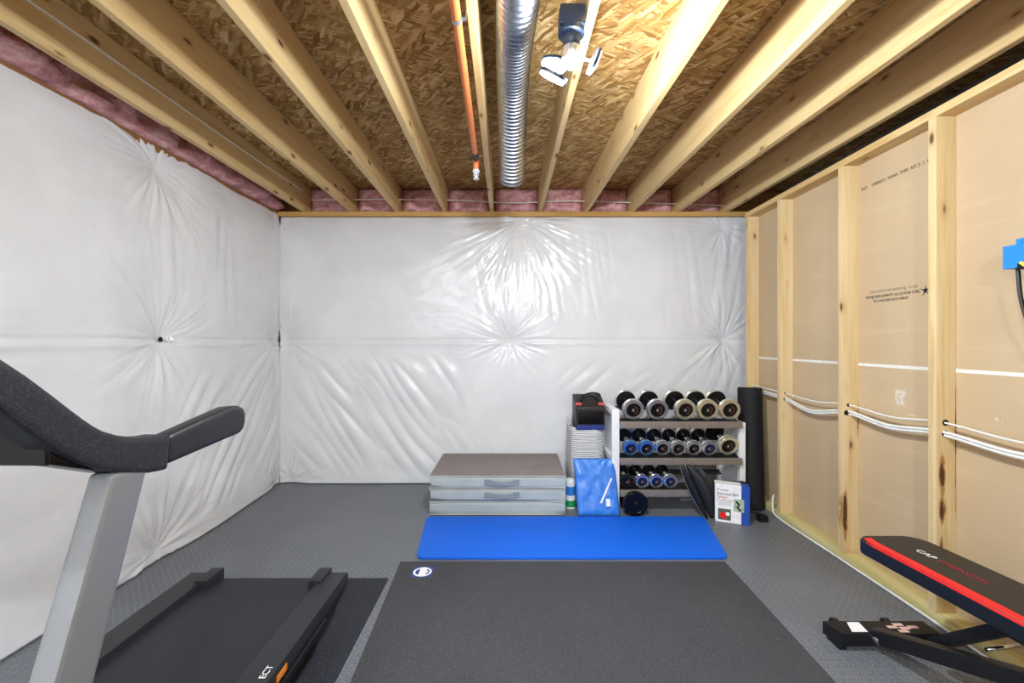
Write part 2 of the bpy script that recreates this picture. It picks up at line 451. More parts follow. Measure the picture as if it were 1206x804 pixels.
# stamps on the back paper of the drywall, printed mirrored
def stamp(s, size, y, z, dy, mat, sx=1):
    # the viewer sees the letters reversed: text x axis runs towards +y side of the room
    d = Vector((0, 1, dy)).normalized()
    m = frame((1.9732, y, z), d, (0, 0, 1))     # front normal +x, seen from behind = mirrored
    text('stamped_lettering', s, size, mat, m, wr, sx=sx)
stamp('0 9  1  C.TIA  MHY  HAHV  CONREU     GUS', .023, 2.205, 2.11, 0, M['ink'], .93)
stamp('SEE OT .JJA SSENKCIHT EVITCA WOL', .019, 2.215, 1.52, 0, M['inkpale'], .9)
stamp('URHT NOITCELLOC S\'TNEMELCIXEM .JJA MO', .020, 2.22, 1.4935, 0, M['ink'], .78)
stamp('TSUMA ECNO EEES NO E OT', .019, 2.225, 1.469, 0, M['ink'], .85)
mk = MB()
for a_, l_ in ((20, .03), (95, .026), (160, .03), (235, .024), (300, .03)):
    c_, s2_ = math.cos(R(a_)), math.sin(R(a_))
    mk.quadprism([(1.9738, 2.035 - s2_ * .005, 1.495 + c_ * .005), (1.9738, 2.035 + c_ * l_, 1.495 + s2_ * l_), (1.9738, 2.035 + s2_ * .006, 1.495 - c_ * .006)], (-.0006, 0, 0))
mk.build('stamped_star', M['ink'], wr)

# ------------------------------------------------------------------ studs and plates
tag(MB().box(XR, 1.974, YB, 3.45, .0, .038, bevel=.002).build('bottom_plate', M['treated']), 'long pale green treated board lying on the floor under the wall studs', 'wall plate')
tag(MB().box(XR, 1.974, YB, 3.46, 2.255, 2.293, bevel=.002).build('top_plate', M['plate']), 'horizontal wooden board capping the tops of the wall studs', 'wall plate')
SL = {3.415: 'slim wooden stud at the back corner beside the white sheeting', 3.0: 'light wooden wall stud just right of the black foam roller',
      2.43: 'wooden wall stud with dark bark streaks, just left of the stamped panel', 1.893: 'wide-looking wooden wall stud behind the weight bench pad, with brown scars low down'}
for y in (3.415, 3.0, 2.43, 1.893, 1.33, .77, .2, -.37, -.94, -1.51, -2.08):
    lean = {2.43: .0, 1.893: .0}.get(y, 0)
    s = MB().box(XR, 1.974, y, y + .038, .038, 2.255, bevel=.0025)
    o = s.build('wall_stud', M[{2.43: 'stud_bark', 1.893: 'stud_scar'}.get(y, 'stud')])
    tag(o, SL.get(y, 'wooden wall stud nearer than the blue electrical box'), 'wall stud', 'wooden studs along the right wall')
    if y in (3.0, 2.43, 1.893):
        for (dx, dz, hh) in {3.0: ((.035, .884, .008), (.035, .845, .014)), 2.43: ((.03, .886, .009), (.02, .842, .015)), 1.893: ((.04, .888, .014), (.04, .838, .016))}[y]:
            MB().lathe([(0, 0), (hh, 0), (hh, .0012), (0, .0012)], 14, frame((XR + dx, y, dz), (1, 0, 0), (0, 0, 1)) ).build('drilled_hole', M['hole'], o)

# ------------------------------------------------------------------ ceiling joists: (x of centre at the back wall, x of centre at y=1.425)
JO = [(-1.855, -1.845, 'leftmost ceiling joist, next to the pink insulation strip'),
      (-1.428, -1.417, 'second ceiling joist from the left wall'),
      (-1.03, -.985, 'third ceiling joist from the left wall'),
      (-.61, -.574, 'ceiling joist to the left of the orange pipe'),
      (-.193, -.146, 'ceiling joist between the orange pipe and the silver duct'),
      (.236, .276, 'ceiling joist directly behind the glowing lamp'),
      (.643, .708, 'brightly lit ceiling joist first to the right of the lamp'),
      (1.05, 1.133, 'ceiling joist second to the right of the lamp'),
      (1.458, 1.556, 'ceiling joist with chipped edge, second from the right wall'),
      (1.885, 1.935, 'rightmost ceiling joist, running just above the stud wall')]
def jx(j, y): return j[0] + (j[1] - j[0]) * (3.72 - y) / (3.72 - 1.425)
for j in JO:
    y0, y1 = YB, 3.93; h = .0175
    pts = [(jx(j, y0) - h, y0, ZJ), (jx(j, y0) + h, y0, ZJ), (jx(j, y1) + h, y1, ZJ), (jx(j, y1) - h, y1, ZJ)]
    o = MB().quadprism(pts, (0, 0, ZO - ZJ), bevel=.003, seg=1).build('ceiling_joist', M['joist'])
    tag(o, 'wooden ' + j[2], 'ceiling joist', 'floor joists overhead')

tag(MB().box(-2.13, 2.3, 3.745, 3.90, 2.355, ZJ, bevel=.002).build('sill_plate', M['sill']), 'horizontal wooden sill board above the back white sheeting', 'sill plate')
tag(MB().box(-2.23, -2.085, YB, 3.745, 2.355, ZJ, bevel=.002).build('sill_plate', M['sill2']), 'wooden sill board above the left white sheeting', 'sill plate')

# ------------------------------------------------------------------ pink insulation
def batt(x0, x1, y0, y1, z0, z1, face, seed, label, ns=(14, 12)):
    """lumpy pillow of fibreglass; face = 'y' (shows towards the room) or 'x'"""
    b = bmesh.new(); nu, nv = ns
    rows = []
    for i in range(nu + 1):
        row = []
        for k in range(nv + 1):
            u, v = i / nu, k / nv
            edge = min(1, 6 * min(u, 1 - u, v + .03, 1.03 - v))
            edge = math.sqrt(max(edge, .02))
            if face == 'y':
                p = Vector((x0 + (x1 - x0) * u, y1, z0 + (z1 - z0) * v))
                n = noise.noise(Vector((p.x * 9 + seed, 3, p.z * 14))) * .05 + noise.noise(Vector((p.x * 30, seed, p.z * 30))) * .012
                bul = (y1 - y0) * edge * (1 - .45 * v)
                p.y = y1 - bul - n * edge
            else:
                p = Vector((x0, y0 + (y1 - y0) * u, z0 + (z1 - z0) * v))
                n = noise.noise(Vector((p.y * 7 + seed, 3, p.z * 12))) * .085 + noise.noise(Vector((p.y * 19, seed, p.z * 24))) * .03
                bul = (x1 - x0) * min(1, math.sqrt(max(.02, 6 * min(v + .03, 1.03 - v)))) * (1 - .55 * v)
                p.x = x0 + bul + n
            row.append(b.verts.new(p))
        rows.append(row)
    for i in range(nu):
        for k in range(nv):
            f = b.faces.new((rows[i][k], rows[i + 1][k], rows[i + 1][k + 1], rows[i][k + 1])); f.smooth = True
    # close the back so that it has body
    bk = []
    ring = [rows[i][0] for i in range(nu + 1)] + [rows[nu][k] for k in range(1, nv + 1)] + [rows[i][nv] for i in range(nu - 1, -1, -1)] + [rows[0][k] for k in range(nv - 1, 0, -1)]
    off = Vector((0, .05, 0)) if face == 'y' else Vector((-.05, 0, 0))
    bk = [b.verts.new(v.co + off) for v in ring]
    for i in range(len(ring)):
        q = (i + 1) % len(ring); b.faces.new((ring[i], ring[q], bk[q], bk[i]))
    b.faces.new(bk[::-1])
    m = MB(); m.bm.free(); m.bm = b
    o = m.build('insulation_batt', M['pink'], autosmooth=False)
    return tag(o, label, 'insulation', 'pink insulation between the joists')
bl = ['between the first and second joists from the left', 'between the second and third joists from the left', 'between the third and fourth joists from the left',
      'behind the tip of the orange pipe', 'behind the end of the silver duct', 'lit brightest, just right of the lamp joist', 'second bay right of the lamp joist', 'third bay right of the lamp joist', 'in the rightmost bay above the stud wall corner']
for i in range(9):
    a, b_ = jx(JO[i], 3.8) + .02, jx(JO[i + 1], 3.8) - .02
    batt(a, b_, 3.775, 3.87, ZJ + .002, ZO - .004, 'y', i * 7.3, 'pink insulation stuffed at the back wall, ' + bl[i])
batt(-2.19, -1.985, -.2, 3.74, ZJ + .003, ZO - .004, 'x', 77, 'long strip of pink insulation along the top of the left wall', (110, 10))

# ------------------------------------------------------------------ insulation blankets
def lerp_noise(c, s_, k, r, seed): return noise.noise(Vector((c * k + seed, s_ * k, r * 2.2 + seed * .37)))
def blanket(us, vs, tufts, place, bulge, label, name='insulation_blanket', diag=(), seed=0, seams=(1.262,)):
    """grid (u along the wall, v height); tufts (u, v, reach, folds, amp); place(u, v, h) -> point"""
    b = bmesh.new(); rows = []
    vmin, vmax = vs[0], vs[-1]
    for u in us:
        row = []
        for v in vs:
            h = bulge * (1 - math.exp(-((vmax - v) / .10))) 
            near = 0; wr_ = 0
            for (tu, tv, reach, k, amp, pull) in tufts:
                du, dv = u - tu, v - tv; r = math.hypot(du, dv)
                if r > 2.6 * reach: continue
                near = max(near, pull * math.exp(-(r / (reach * .42)) ** 1.2))
                if r > 1e-4:
                    c, s_ = du / r, dv / r
                    n = lerp_noise(c, s_, k, r, tu * 3.1 + tv * 5.7)
                    n2 = lerp_noise(c, s_, k * 2.3, r * 1.5, tu + tv * 2.2)
                    fold = (abs(n) * 2 - .45) + .5 * (abs(n2) * 2 - .45)
                    wr_ += amp * fold * min(1, r / .10) * math.exp(-(r / reach) ** 1.6)
            h *= (1 - near)
            for sv in seams:
                dv = v - sv + .004 * noise.noise(Vector((u * 2, 0, seed)))
                h -= .012 * math.exp(-(dv / .012) ** 2) * (.6 + .4 * noise.noise(Vector((u * 3, 7, 0))))
                h += .006 * math.exp(-((dv + .03) / .02) ** 2)
            for (a, fr, am, vlo, vhi, ulo, uhi) in diag:    # drapes running at a slant
                if ulo < u < uhi and vlo < v < vhi:
                    w_ = min(1, (u - ulo) / .2, (uhi - u) / .2, (v - vlo) / .15, (vhi - v) / .15)
                    q = u * math.cos(a) + v * math.sin(a); q2 = -u * math.sin(a) + v * math.cos(a)
                    h += am * w_ * (abs(noise.noise(Vector((q * fr, q2 * 1.3, seed)))) * 2 - .4)
            h += wr_ + .008 * noise.noise(Vector((u * 1.7, v * 1.7, seed + 3)))
            h += .0016 * noise.noise(Vector((u * 9, v * 9, seed + 5))) + .0012 * abs(noise.noise(Vector((u * 24, v * 24, seed + 9))))
            row.append(b.verts.new(place(u, v, max(h, -.012))))
        rows.append(row)
    for i in range(len(us) - 1):
        for k in range(len(vs) - 1):
            f = b.faces.new((rows[i][k], rows[i + 1][k], rows[i + 1][k + 1], rows[i][k + 1])); f.smooth = True
    m = MB(); m.bm.free(); m.bm = b
    o = m.build(name, M['vinyl'], autosmooth=False)
    sol = o.modifiers.new('thickness', 'SOLIDIFY'); sol.thickness = .002; sol.offset = 0
    return tag(o, label, 'insulation blanket')
def steps(a, b, d): n = max(1, int(round((b - a) / d))); return [a + (b - a) * i / n for i in range(n + 1)]
TB = [(-.04, 1.262, .25, 6.5, .010, 1.0), (.06, 2.335, .52, 10, .014, 1.0), (1.845, 1.262, .30, 5, .013, 1.0), (1.83, 2.26, .24, 4.5, .012, .9), (-2.0, 1.262, .30, 5, .008, 1.0),
      (-2.02, 2.335, .22, 4, .007, .8), (-1.98, .03, .3, 4, .010, .8), (1.97, .05, .3, 4, .012, .8), (-.04, .02, .3, 4, .008, .8), (-1.0, 2.34, .14, 4, .004, .5), (1.0, 2.34, .15, 3, .004, .5)]
DB = [(R(35), 8, .015, .05, 1.15, -2.0, -.35), (R(-50), 7, .010, .05, 1.1, .3, 1.7), (R(8), 11, .005, 1.35, 2.28, .45, .95), (R(75), 5, .003, 1.5, 2.2, -1.6, -.4), (R(4), 9, .007, 1.3, 2.3, 1.2, 1.75), (R(-12), 9, .016, 1.3, 2.34, 1.72, 2.1), (R(-25), 8, .012, .6, 1.2, 1.6, 2.1),
      (R(6), 12, .009, 1.4, 2.2, -.45, .5)]
blanket(steps(-2.062, 2.16, .0095), steps(.006, 2.352, .0095), TB, lambda u, v, h: Vector((u, 3.765 - h, v)), .042,
        'wrinkled white vinyl insulation sheeting covering the back wall', diag=DB, seed=2)
TL = [(2.49, 1.256, .34, 4.5, .012, 1.0), (2.47, 2.26, .34, 5.5, .012, .9), (2.41, .05, .36, 4, .014, .8), (3.70, 1.262, .42, 5, .012, 1.0), (3.70, .03, .3, 4, .01, .8), (1.2, 1.26, .4, 5, .015, 1), (1.2, 2.3, .3, 5, .012, .8), (3.68, 2.33, .2, 3, .008, .6)]
DL = [(R(-38), 9, .013, .1, 1.1, 2.5, 3.75), (R(3), 9, .008, 1.35, 2.2, 2.3, 3.2), (R(80), 4, .007, .1, 1.15, 1.4, 2.6)]
def pl(u, v, h):
    if v > 2.3: v = v - (v - 2.3) / .098 * .010 * (1 + noise.noise(Vector((u * 2.6, 4, 1))) + .5 * noise.noise(Vector((u * 9, 4, 1))))
    toe = .045 * max(0, 1 - v / .9) ** 2 * min(1, max(0, (3.7 - u) / .8))
    return Vector((-2.092 + h + toe, u, v))
lb = blanket(steps(YB, 1.3, .12) + steps(1.3, 3.755, .0095)[1:], steps(.006, 2.398, .0095), TL, pl, .048,
        'smooth white vinyl insulation sheeting hung along the left wall', diag=DL, seed=9)
fl = MB(); rng = random.Random(3)
pts = [(-2.060 + rng.uniform(0, .028), 2.49 + .012 + .05 * k / 7, 1.262 + .022 * math.sin(k * 1.9) + rng.uniform(-.006, .008)) for k in range(8)]
for a, b2, c in zip(pts, pts[1:], pts[2:]): fl.quadprism([a, b2, c], (.002, 0, .001))
fl.build('torn_plastic', M['vinyl'], lb)
MB().lathe([(0, 0), (.013, 0), (.016, .004), (0, .006)], 12, frame((-2.078, 2.493, 1.262), (0, 1, 0), (0, 0, 1))).build('tear_hole', M['hole'], lb)

# ------------------------------------------------------------------ cables
def cable(pts, r, label, mat='cable', name='cable', group=None, n=8):
    return tag(MB().tube(bez(pts, 6), r, n).build(name, M[mat]), label, 'cable', group)
yy = [(3.45, .90), (3.019, .884), (2.72, .868), (2.449, .886), (2.16, .866), (1.912, .888), (1.62, .868), (1.349, .885), (.8, .88)]
cable([(1.922, y, z) for y, z in yy], .0042, 'thin white cable threaded through the studs, upper run', group='white cables through the studs')
yy = [(3.45, .868), (3.019, .848), (2.74, .80), (2.449, .844), (2.18, .816), (1.912, .84), (1.63, .818), (1.349, .84), (.8, .83)]
for k, (dx, dz, w) in enumerate(((0, .006, 'upper strand of the lower pair'), (.004, -.008, 'lower strand of the lower pair'))):
    cable([(1.918 + dx, y, z + dz) for y, z in yy], .0068, 'thick white cable sagging between studs, ' + w, group='white cables through the studs')
cable([(1.905, 3.10, .13), (1.885, 3.085, .12), (1.868, 3.06, .05), (1.862, 2.98, .010), (1.868, 2.5, .007), (1.870, 1.98, .007), (1.862, 1.70, .007), (1.868, 1.3, .007), (1.87, .6, .007)], .006, 'white cable lying along the foot of the stud wall')
cable([(-1.80, 3.755, 2.50), (-1.2, 3.755, 2.505), (-.5, 3.755, 2.498), (0, 3.755, 2.475), (.5, 3.755, 2.492), (1.1, 3.755, 2.476), (1.6, 3.755, 2.462), (1.86, 3.75, 2.45)], .0045, 'thin white wire strung across the back through the joists')
cable([(-1.822, 1.0, 2.515), (-1.822, 1.6, 2.53), (-1.825, 2.1, 2.535), (-1.828, 2.7, 2.54), (-1.832, 3.3, 2.55), (-1.836, 3.7, 2.565)], .0045, 'grey-white wire running along the side of the leftmost joist')
for k, px in enumerate((1.925, 1.935)):
    y0 = 1.60 - .06 * k
    cable([(1.90, y0, 1.525), (1.90, y0 - .012, 1.40), (1.905, y0 - .05, 1.27), (1.91, y0 - .16, 1.10), (1.90, y0 - .35, 1.0)], .0065,
          'black cable hanging from the blue box, ' + ('left one' if k == 0 else 'right one'), 'darkcable', group='black cables under the box')
eb = empty('electrical_box', (1.9, 1.5, 1.52), 'blue plastic electrical box on the right wall with black cables below', 'electrical box')
g = MB()
g.box(1.872, 1.878, 1.385, 1.625, 1.525, 1.612).box(1.878, 1.95, 1.385, 1.392, 1.525, 1.612).box(1.878, 1.95, 1.618, 1.625, 1.525, 1.612)
g.box(1.878, 1.95, 1.392, 1.618, 1.525, 1.531).box(1.878, 1.95, 1.392, 1.618, 1.606, 1.612)
g.build('box_body', M['ebox'], eb)
MB().box(1.874, 1.886, 1.56, 1.585, 1.612, 1.632, bevel=.003).box(1.87, 1.878, 1.566, 1.579, 1.60, 1.622, bevel=.002).build('mounting_tab', M['ebox'], eb)
MB().box(1.868, 1.873, 1.545, 1.575, 1.515, 1.54).build('knockout', M['hole'], eb)
MB().tube([(1.862, 1.56, 1.54), (1.865, 1.54, 1.52), (1.88, 1.52, 1.49)], .006, 8).build('yellow_wire', M['yellow'], eb)

# ------------------------------------------------------------------ sprinkler pipe
ZP = 2.372
pp = empty('sprinkler_pipe', (-.21, 2.62, ZP), 'orange plastic sprinkler pipe hung beside a ceiling joist', 'pipe')
xp = lambda y: -.195 + (-.235 + .195) * (y - 1.39) / (2.67 - 1.39)
MB().tube([(xp(YB + .02), YB + .02, ZP), (xp(2.60), 2.60, ZP)], .0165, 20).build('pipe_run', M['cpvc'], pp)
MB().tube([(xp(2.52), 2.52, ZP), (xp(2.60), 2.60, ZP)], .0195, 20).build('black_collar', M['black'], pp)
MB().tube([(xp(2.60), 2.60, ZP + .004), (xp(2.63), 2.63, ZP - .004), (xp(2.64), 2.645, ZP - .03), (xp(2.64), 2.645, ZP - .055)], [.019, .019, .019, .017], 16).build('elbow', M['cpvc'], pp)
sh = MB(); mt = Matrix.Translation((xp(2.64), 2.645, 0))
sh.lathe([(0, 2.318), (.02, 2.318), (.024, 2.306), (.012, 2.300), (.006, 2.296), (.006, 2.268), (.019, 2.264), (.019, 2.260), (0, 2.260)], 20, mt)
sh.tube([(xp(2.64) - .012, 2.645, 2.305), (xp(2.64) - .014, 2.645, 2.285), (xp(2.64) - .003, 2.645, 2.266)], .002, 6)
sh.tube([(xp(2.64) + .012, 2.645, 2.305), (xp(2.64) + .014, 2.645, 2.285), (xp(2.64) + .003, 2.645, 2.266)], .002, 6)
sh.build('sprinkler_head', M['white'], pp)
st = MB(); ys = 1.475
mt = frame((xp(ys), ys, ZP), (1, 0, 0), (0, 0, 1))
st.lathe([(.0172, -.009), (.0195, -.009), (.0195, .009), (.0172, .009)], 20, frame((xp(ys), ys, ZP), (0, 0, 1), (1, 0, 0)))
st.box(xp(ys) + .016, -.166, ys - .009, ys + .009, ZP - .003, ZP + .002).box(-.1675, -.165, ys - .009, ys + .009, ZP - .003, ZP + .06)
st.build('pipe_strap', M['greymetal'], pp)

# ------------------------------------------------------------------ silver flexible duct
path = bez([(.045, -1.2, 2.52), (.04, 0, 2.52), (.03, .8, 2.49), (.022, 1.25, 2.455), (.015, 1.5, 2.46), (.002, 1.8, 2.50), (-.005, 2.08, 2.50), (-.008, 2.32, 2.43), (-.010, 2.50, 2.335), (-.014, 2.62, 2.255)], 10)
# resample evenly, ridge every 9 mm
L = [0]
for a, b_ in zip(path, path[1:]): L.append(L[-1] + (b_ - a).length)
def at_len(s_):
    for i in range(len(L) - 1):
        if L[i + 1] >= s_: t = (s_ - L[i]) / max(1e-9, L[i + 1] - L[i]); return path[i].lerp(path[i + 1], t)
    return path[-1]
pts, rad = [], []
s_ = 1.0; k = 0
while s_ < L[-1]:
    loose = s_ < L[-1] - 1.0
    pts.append(at_len(s_)); rad.append(.0725 + .0065 * math.cos(k * PI / 2))
    s_ += .0078 if loose else .0062; k += 1
dk = empty('flexible_duct', (0, 1.6, 2.4), 'silver corrugated flexible duct hanging under the ceiling next to the lamp', 'duct')
MB().tube(pts, rad, 40, caps=False).build('duct_hose', M['duct'], dk, autosmooth=False)
ed = (pts[-1] - pts[-6]).normalized(); e0 = pts[-1]
MB().tube([e0, e0 + ed * .012, e0 + ed * .022, e0 + ed * .028], [.0775, .074, .060, .03], 40, caps=True).build('duct_end', M['duct'], dk)
MB().tube([(.075, 2.20, 2.58), (.078, 2.2, 2.48), (.03, 2.2, 2.42), (-.05, 2.21, 2.42), (-.092, 2.2, 2.50), (-.09, 2.2, 2.62)], .0012, 6).build('hanging_wire', M['greymetal'], dk)

# ------------------------------------------------------------------ LED lamp
LC = Vector((.205, 1.506, 2.235))
def led_lamp(C, label, power, pt):
    t = empty('ceiling_lamp', C, label, 'lamp', 'three-winged LED lamps on the joists')
    WLt = C
    MB().box(C.x - .045, C.x + .045, C.y - .04, C.y + .045, C.z + .115, C.z + .185, bevel=.01).build('junction_box', M['smoke'], t)
    MB().lathe([(0, .06), (.022, .06), (.03, .07), (.03, .095), (.046, .10), (.046, .116), (0, .116)], 24, Matrix.Translation(C)).build('lamp_socket', M['smoke'], t)
    MB().lathe([(0, .012), (.032, .012), (.036, .018), (.036, .05), (.022, .064), (0, .064)], 24, Matrix.Translation(C)).build('lamp_core', M['greymetal'], t)
    MB().lathe([(0, -.018), (.016, -.014), (.027, -.002), (.031, .012), (0, .013)], 24, Matrix.Translation(C)).build('led_disc', M['led'], t)
    wings = ((Vector((.085, .0, .006)), Vector((.80, .25, -.35)), Vector((.2, .3, .9))), (Vector((-.062, .045, .022)), Vector((-.55, -.25, -.8)), Vector((-.8, .5, .3))), (Vector((-.07, -.02, -.062)), Vector((-.4, .25, -.85)), Vector((-.9, -.1, .3))))
    for i, (off, nrm, ax) in enumerate(wings):
        nrm = nrm.normalized(); ax = (ax - nrm * ax.dot(nrm)).normalized(); side = nrm.cross(ax)
        c = C + off
        def slab(l, w, t0, t1, n=20):
            pts = []
            for k in range(n):
                a = 2 * PI * k / n; ca, sa = math.cos(a), math.sin(a)
                pts.append(c + ax * l * math.copysign(abs(ca) ** .7, ca) + side * w * math.copysign(abs(sa) ** .7, sa) + nrm * t0)
            m = MB(); m.quadprism(pts, nrm * (t1 - t0)); return m
        w = slab(.052, .033, -.012, 0).build('lamp_wing', M['smoke'], t)
        slab(.046, .028, .0003, .003).build('led_panel', M['led'], w)
        MB().tube([C + Vector((0, 0, .035)), C.lerp(c, .6) + Vector((0, 0, .012)), c - nrm * .008], .006, 8).build('wing_hinge', M['greymetal'], w)
        ld = bpy.data.lights.new('led_light', 'AREA'); ld.shape = 'RECTANGLE'; ld.size = .088; ld.size_y = .052; ld.energy = power[i]; ld.color = (.86, .94, 1)
        lo = bpy.data.objects.new('led_light', ld); COL.objects.link(lo); lo.parent = t
        mm = frame(off + nrm * .006, ax, side); mm = Matrix.Translation(off + nrm * .006) @ (-nrm).to_track_quat('Z', 'Y').to_matrix().to_4x4()
        lo.matrix_local = mm
    ld = bpy.data.lights.new('led_core_light', 'POINT'); ld.energy = pt; ld.shadow_soft_size = .03; ld.color = (.86, .94, 1)
    lo = bpy.data.objects.new('led_core_light', ld); COL.objects.link(lo); lo.parent = t; lo.location = (.015, -.01, -.05)
    return t
led_lamp(LC, 'glowing LED lamp with folded wings hanging under a joist beside the silver duct', (16, 9, 10), 26)
led_lamp(Vector((.16, -1.25, 2.235)), 'LED lamp on the joists behind the camera', (14, 14, 14), 40)  # unseen lamp added as soft fill from behind the camera
led_lamp(Vector((-1.30, -1.25, 2.235)), 'second LED lamp on the joists behind the camera', (10, 10, 10), 26)  # another out-of-view lamp, added for fill on the left side

# ------------------------------------------------------------------ mats
def matslab(corners, z0, z1, rad, name, mat, label, cat, bevel=.003):
    """rounded-corner slab through four floor corners (counter-clockwise)"""
    P = [Vector((x, y, 0)) for x, y in corners]; out = []
    for i in range(4):
        a, b_, c = P[i - 1], P[i], P[(i + 1) % 4]
        d1 = (a - b_).normalized(); d2 = (c - b_).normalized()
        if rad < .004: out.append(b_); continue
        p1, p2 = b_ + d1 * rad, b_ + d2 * rad
        for k in range(7):
            t = k / 6; out.append((p1 * (1 - t) ** 2) + b_ * (2 * t * (1 - t)) + p2 * t * t)
    m = MB(); m.quadprism([(p.x, p.y, z0) for p in out], (0, 0, z1 - z0), bevel=bevel)
    return tag(m.build(name, M[mat], weld=True), label, cat)
gm = matslab([(-.545, .55), (1.155, .55), (1.193, 2.40), (-.64, 2.40)], .0, .008, .0, 'exercise_mat', 'rubber', 'large charcoal exercise mat with a small round logo at its far corner', 'mat')
# oval logo print
lg = MB(); c = Vector((-.492, 2.29, 0))
def oval(cx, cy, a, b2, z0, z1, m, n=28):
    m.quadprism([(cx + a * math.cos(2 * PI * k / n), cy + b2 * math.sin(2 * PI * k / n), z0) for k in range(n)], (0, 0, z1 - z0))
q = MB(); q.box(c.x - .056, c.x + .056, c.y - .052, c.y + .052, .0080, .0083); q.build('logo_background', M['bluelogo'], gm)
q = MB(); oval(c.x, c.y, .05, .046, .0083, .0086, q); q.build('logo_oval', M['label'], gm)
for sg, lim in ((-1, 1.1), (1, .95)):
    q = MB(); q.quadprism([(c.x + sg * .038 * math.cos(an), c.y + .034 * math.sin(an), .0086) for an in [-lim + 2 * lim * k / 8 for k in range(9)]], (0, 0, .0003)); q.build('logo_mark', M['bluelogo'], gm)
q = MB(); q.box(c.x + .017, c.x + .03, c.y - .008, c.y + .008, .0089, .0091); q.build('logo_centre', M['label'], gm)
matslab([(-.56, 2.432), (1.235, 2.432), (1.345, 3.005), (-.615, 3.005)], 0, .014, .05, 'yoga_mat', 'bluefoam', 'bright blue foam mat lying in front of the dumbbell rack', 'mat', bevel=.005)
matslab([(-1.44, .2), (-.645, .2), (-.66, 2.235), (-1.44, 2.235)], 0, .006, 0, 'equipment_mat', 'stall', 'black speckled rubber mat under the treadmill', 'mat', bevel=.002)

# ------------------------------------------------------------------ folded mattress
ms = empty('folding_mattress', (-.11, 3.35, 0), 'grey tri-fold foam mattress folded into a stack against the back wall', 'mattress')
x0, x1, y0, y1 = -.606, .372, 3.05, 3.64
def cushion(z0, z1, name, mat, dx=0, dy=0):
    t = bmesh.new(); bmesh.ops.create_cube(t, size=1)
    for v in t.verts: v.co = Vector(((x0 + x1) / 2 + dx + v.co.x * (x1 - x0 - abs(dx)), (y0 + y1) / 2 + dy + v.co.y * (y1 - y0), (z0 + z1) / 2 + v.co.z * (z1 - z0)))
    bmesh.ops.subdivide_edges(t, edges=t.edges[:], cuts=9, use_grid_fill=True)
    for v in t.verts:
        cx, cy, cz = [(v.co[i] - c_) / h_ for i, (c_, h_) in enumerate((((x0 + x1) / 2, (x1 - x0) / 2), ((y0 + y1) / 2, (y1 - y0) / 2), ((z0 + z1) / 2, (z1 - z0) / 2)))]
        if abs(cy) > .95 and abs(cz) < .8: v.co.y += math.copysign(.004 + .004 * noise.noise(Vector((v.co.x * 8, z0 * 50, 0))), cy)
        v.co.z += .004 * noise.noise(v.co * 4)
    es = [e for e in t.edges if len(e.link_faces) == 2 and e.calc_face_angle(0) > 1.2]
    bmesh.ops.bevel(t, geom=es, offset=.009, segments=3, profile=.6, affect='EDGES')
    m = MB(); m._merge(t, None, True)
    for f in m.bm.faces: 
        if f.normal.z > .7 or f.calc_center_median().z > 9: pass
    return m.build(name, mat, ms, autosmooth=False)
c1 = cushion(.005, .098, 'bottom_cushion', M['cloth_side'], dx=-.0)
c2 = cushion(.102, .188, 'middle_cushion', M['cloth_side'], dx=.004)
c3 = cushion(.196, .284, 'top_cushion', M['cloth_side'], dx=.006)
MB().box(x0 + .006, x1 - .002, y0 + .004, y1 - .004, .281, .2935, bevel=.005).build('top_cover', M['cloth_top'], c3)
for z, c_ in ((.19, c3), (.1, c2)):
    pass
def piping(z, par, r=.0035):
    P = [(x0, y1, z), (x0, y0 - .004, z), (x1, y0 - .004, z), (x1, y1, z)]
    MB().tube(P, r, 6).build('piping', M['piping'], par)
piping(.283, c3); piping(.2, c3); piping(.186, c2); piping(.101, c2, .0025); piping(.01, c1)
for z, par in ((.243, c3), (.152, c2)):
    h = MB()
    xs = -.085; w = .12
    for k in range(12):
        a, b2 = k / 12, (k + 1) / 12
        f = lambda t: (y0 - .012 - .016 * math.sin(PI * t) , z + .0 - .006 * math.sin(PI * t))
        ya, za = f(a); yb, zb = f(b2)
        h.quadprism([(xs - w + 2 * w * a, ya, za - .014), (xs - w + 2 * w * b2, yb, zb - .014), (xs - w + 2 * w * b2, yb, zb + .014), (xs - w + 2 * w * a, ya, za + .014)], (0, .003, 0))
    h.box(xs - w - .006, xs - w + .04, y0 - .014, y0 - .006, z - .017, z + .017).box(xs + w - .04, xs + w + .006, y0 - .014, y0 - .006, z - .017, z + .017)
    h.build('carry_handle', M['handlecloth'], par, weld=True)

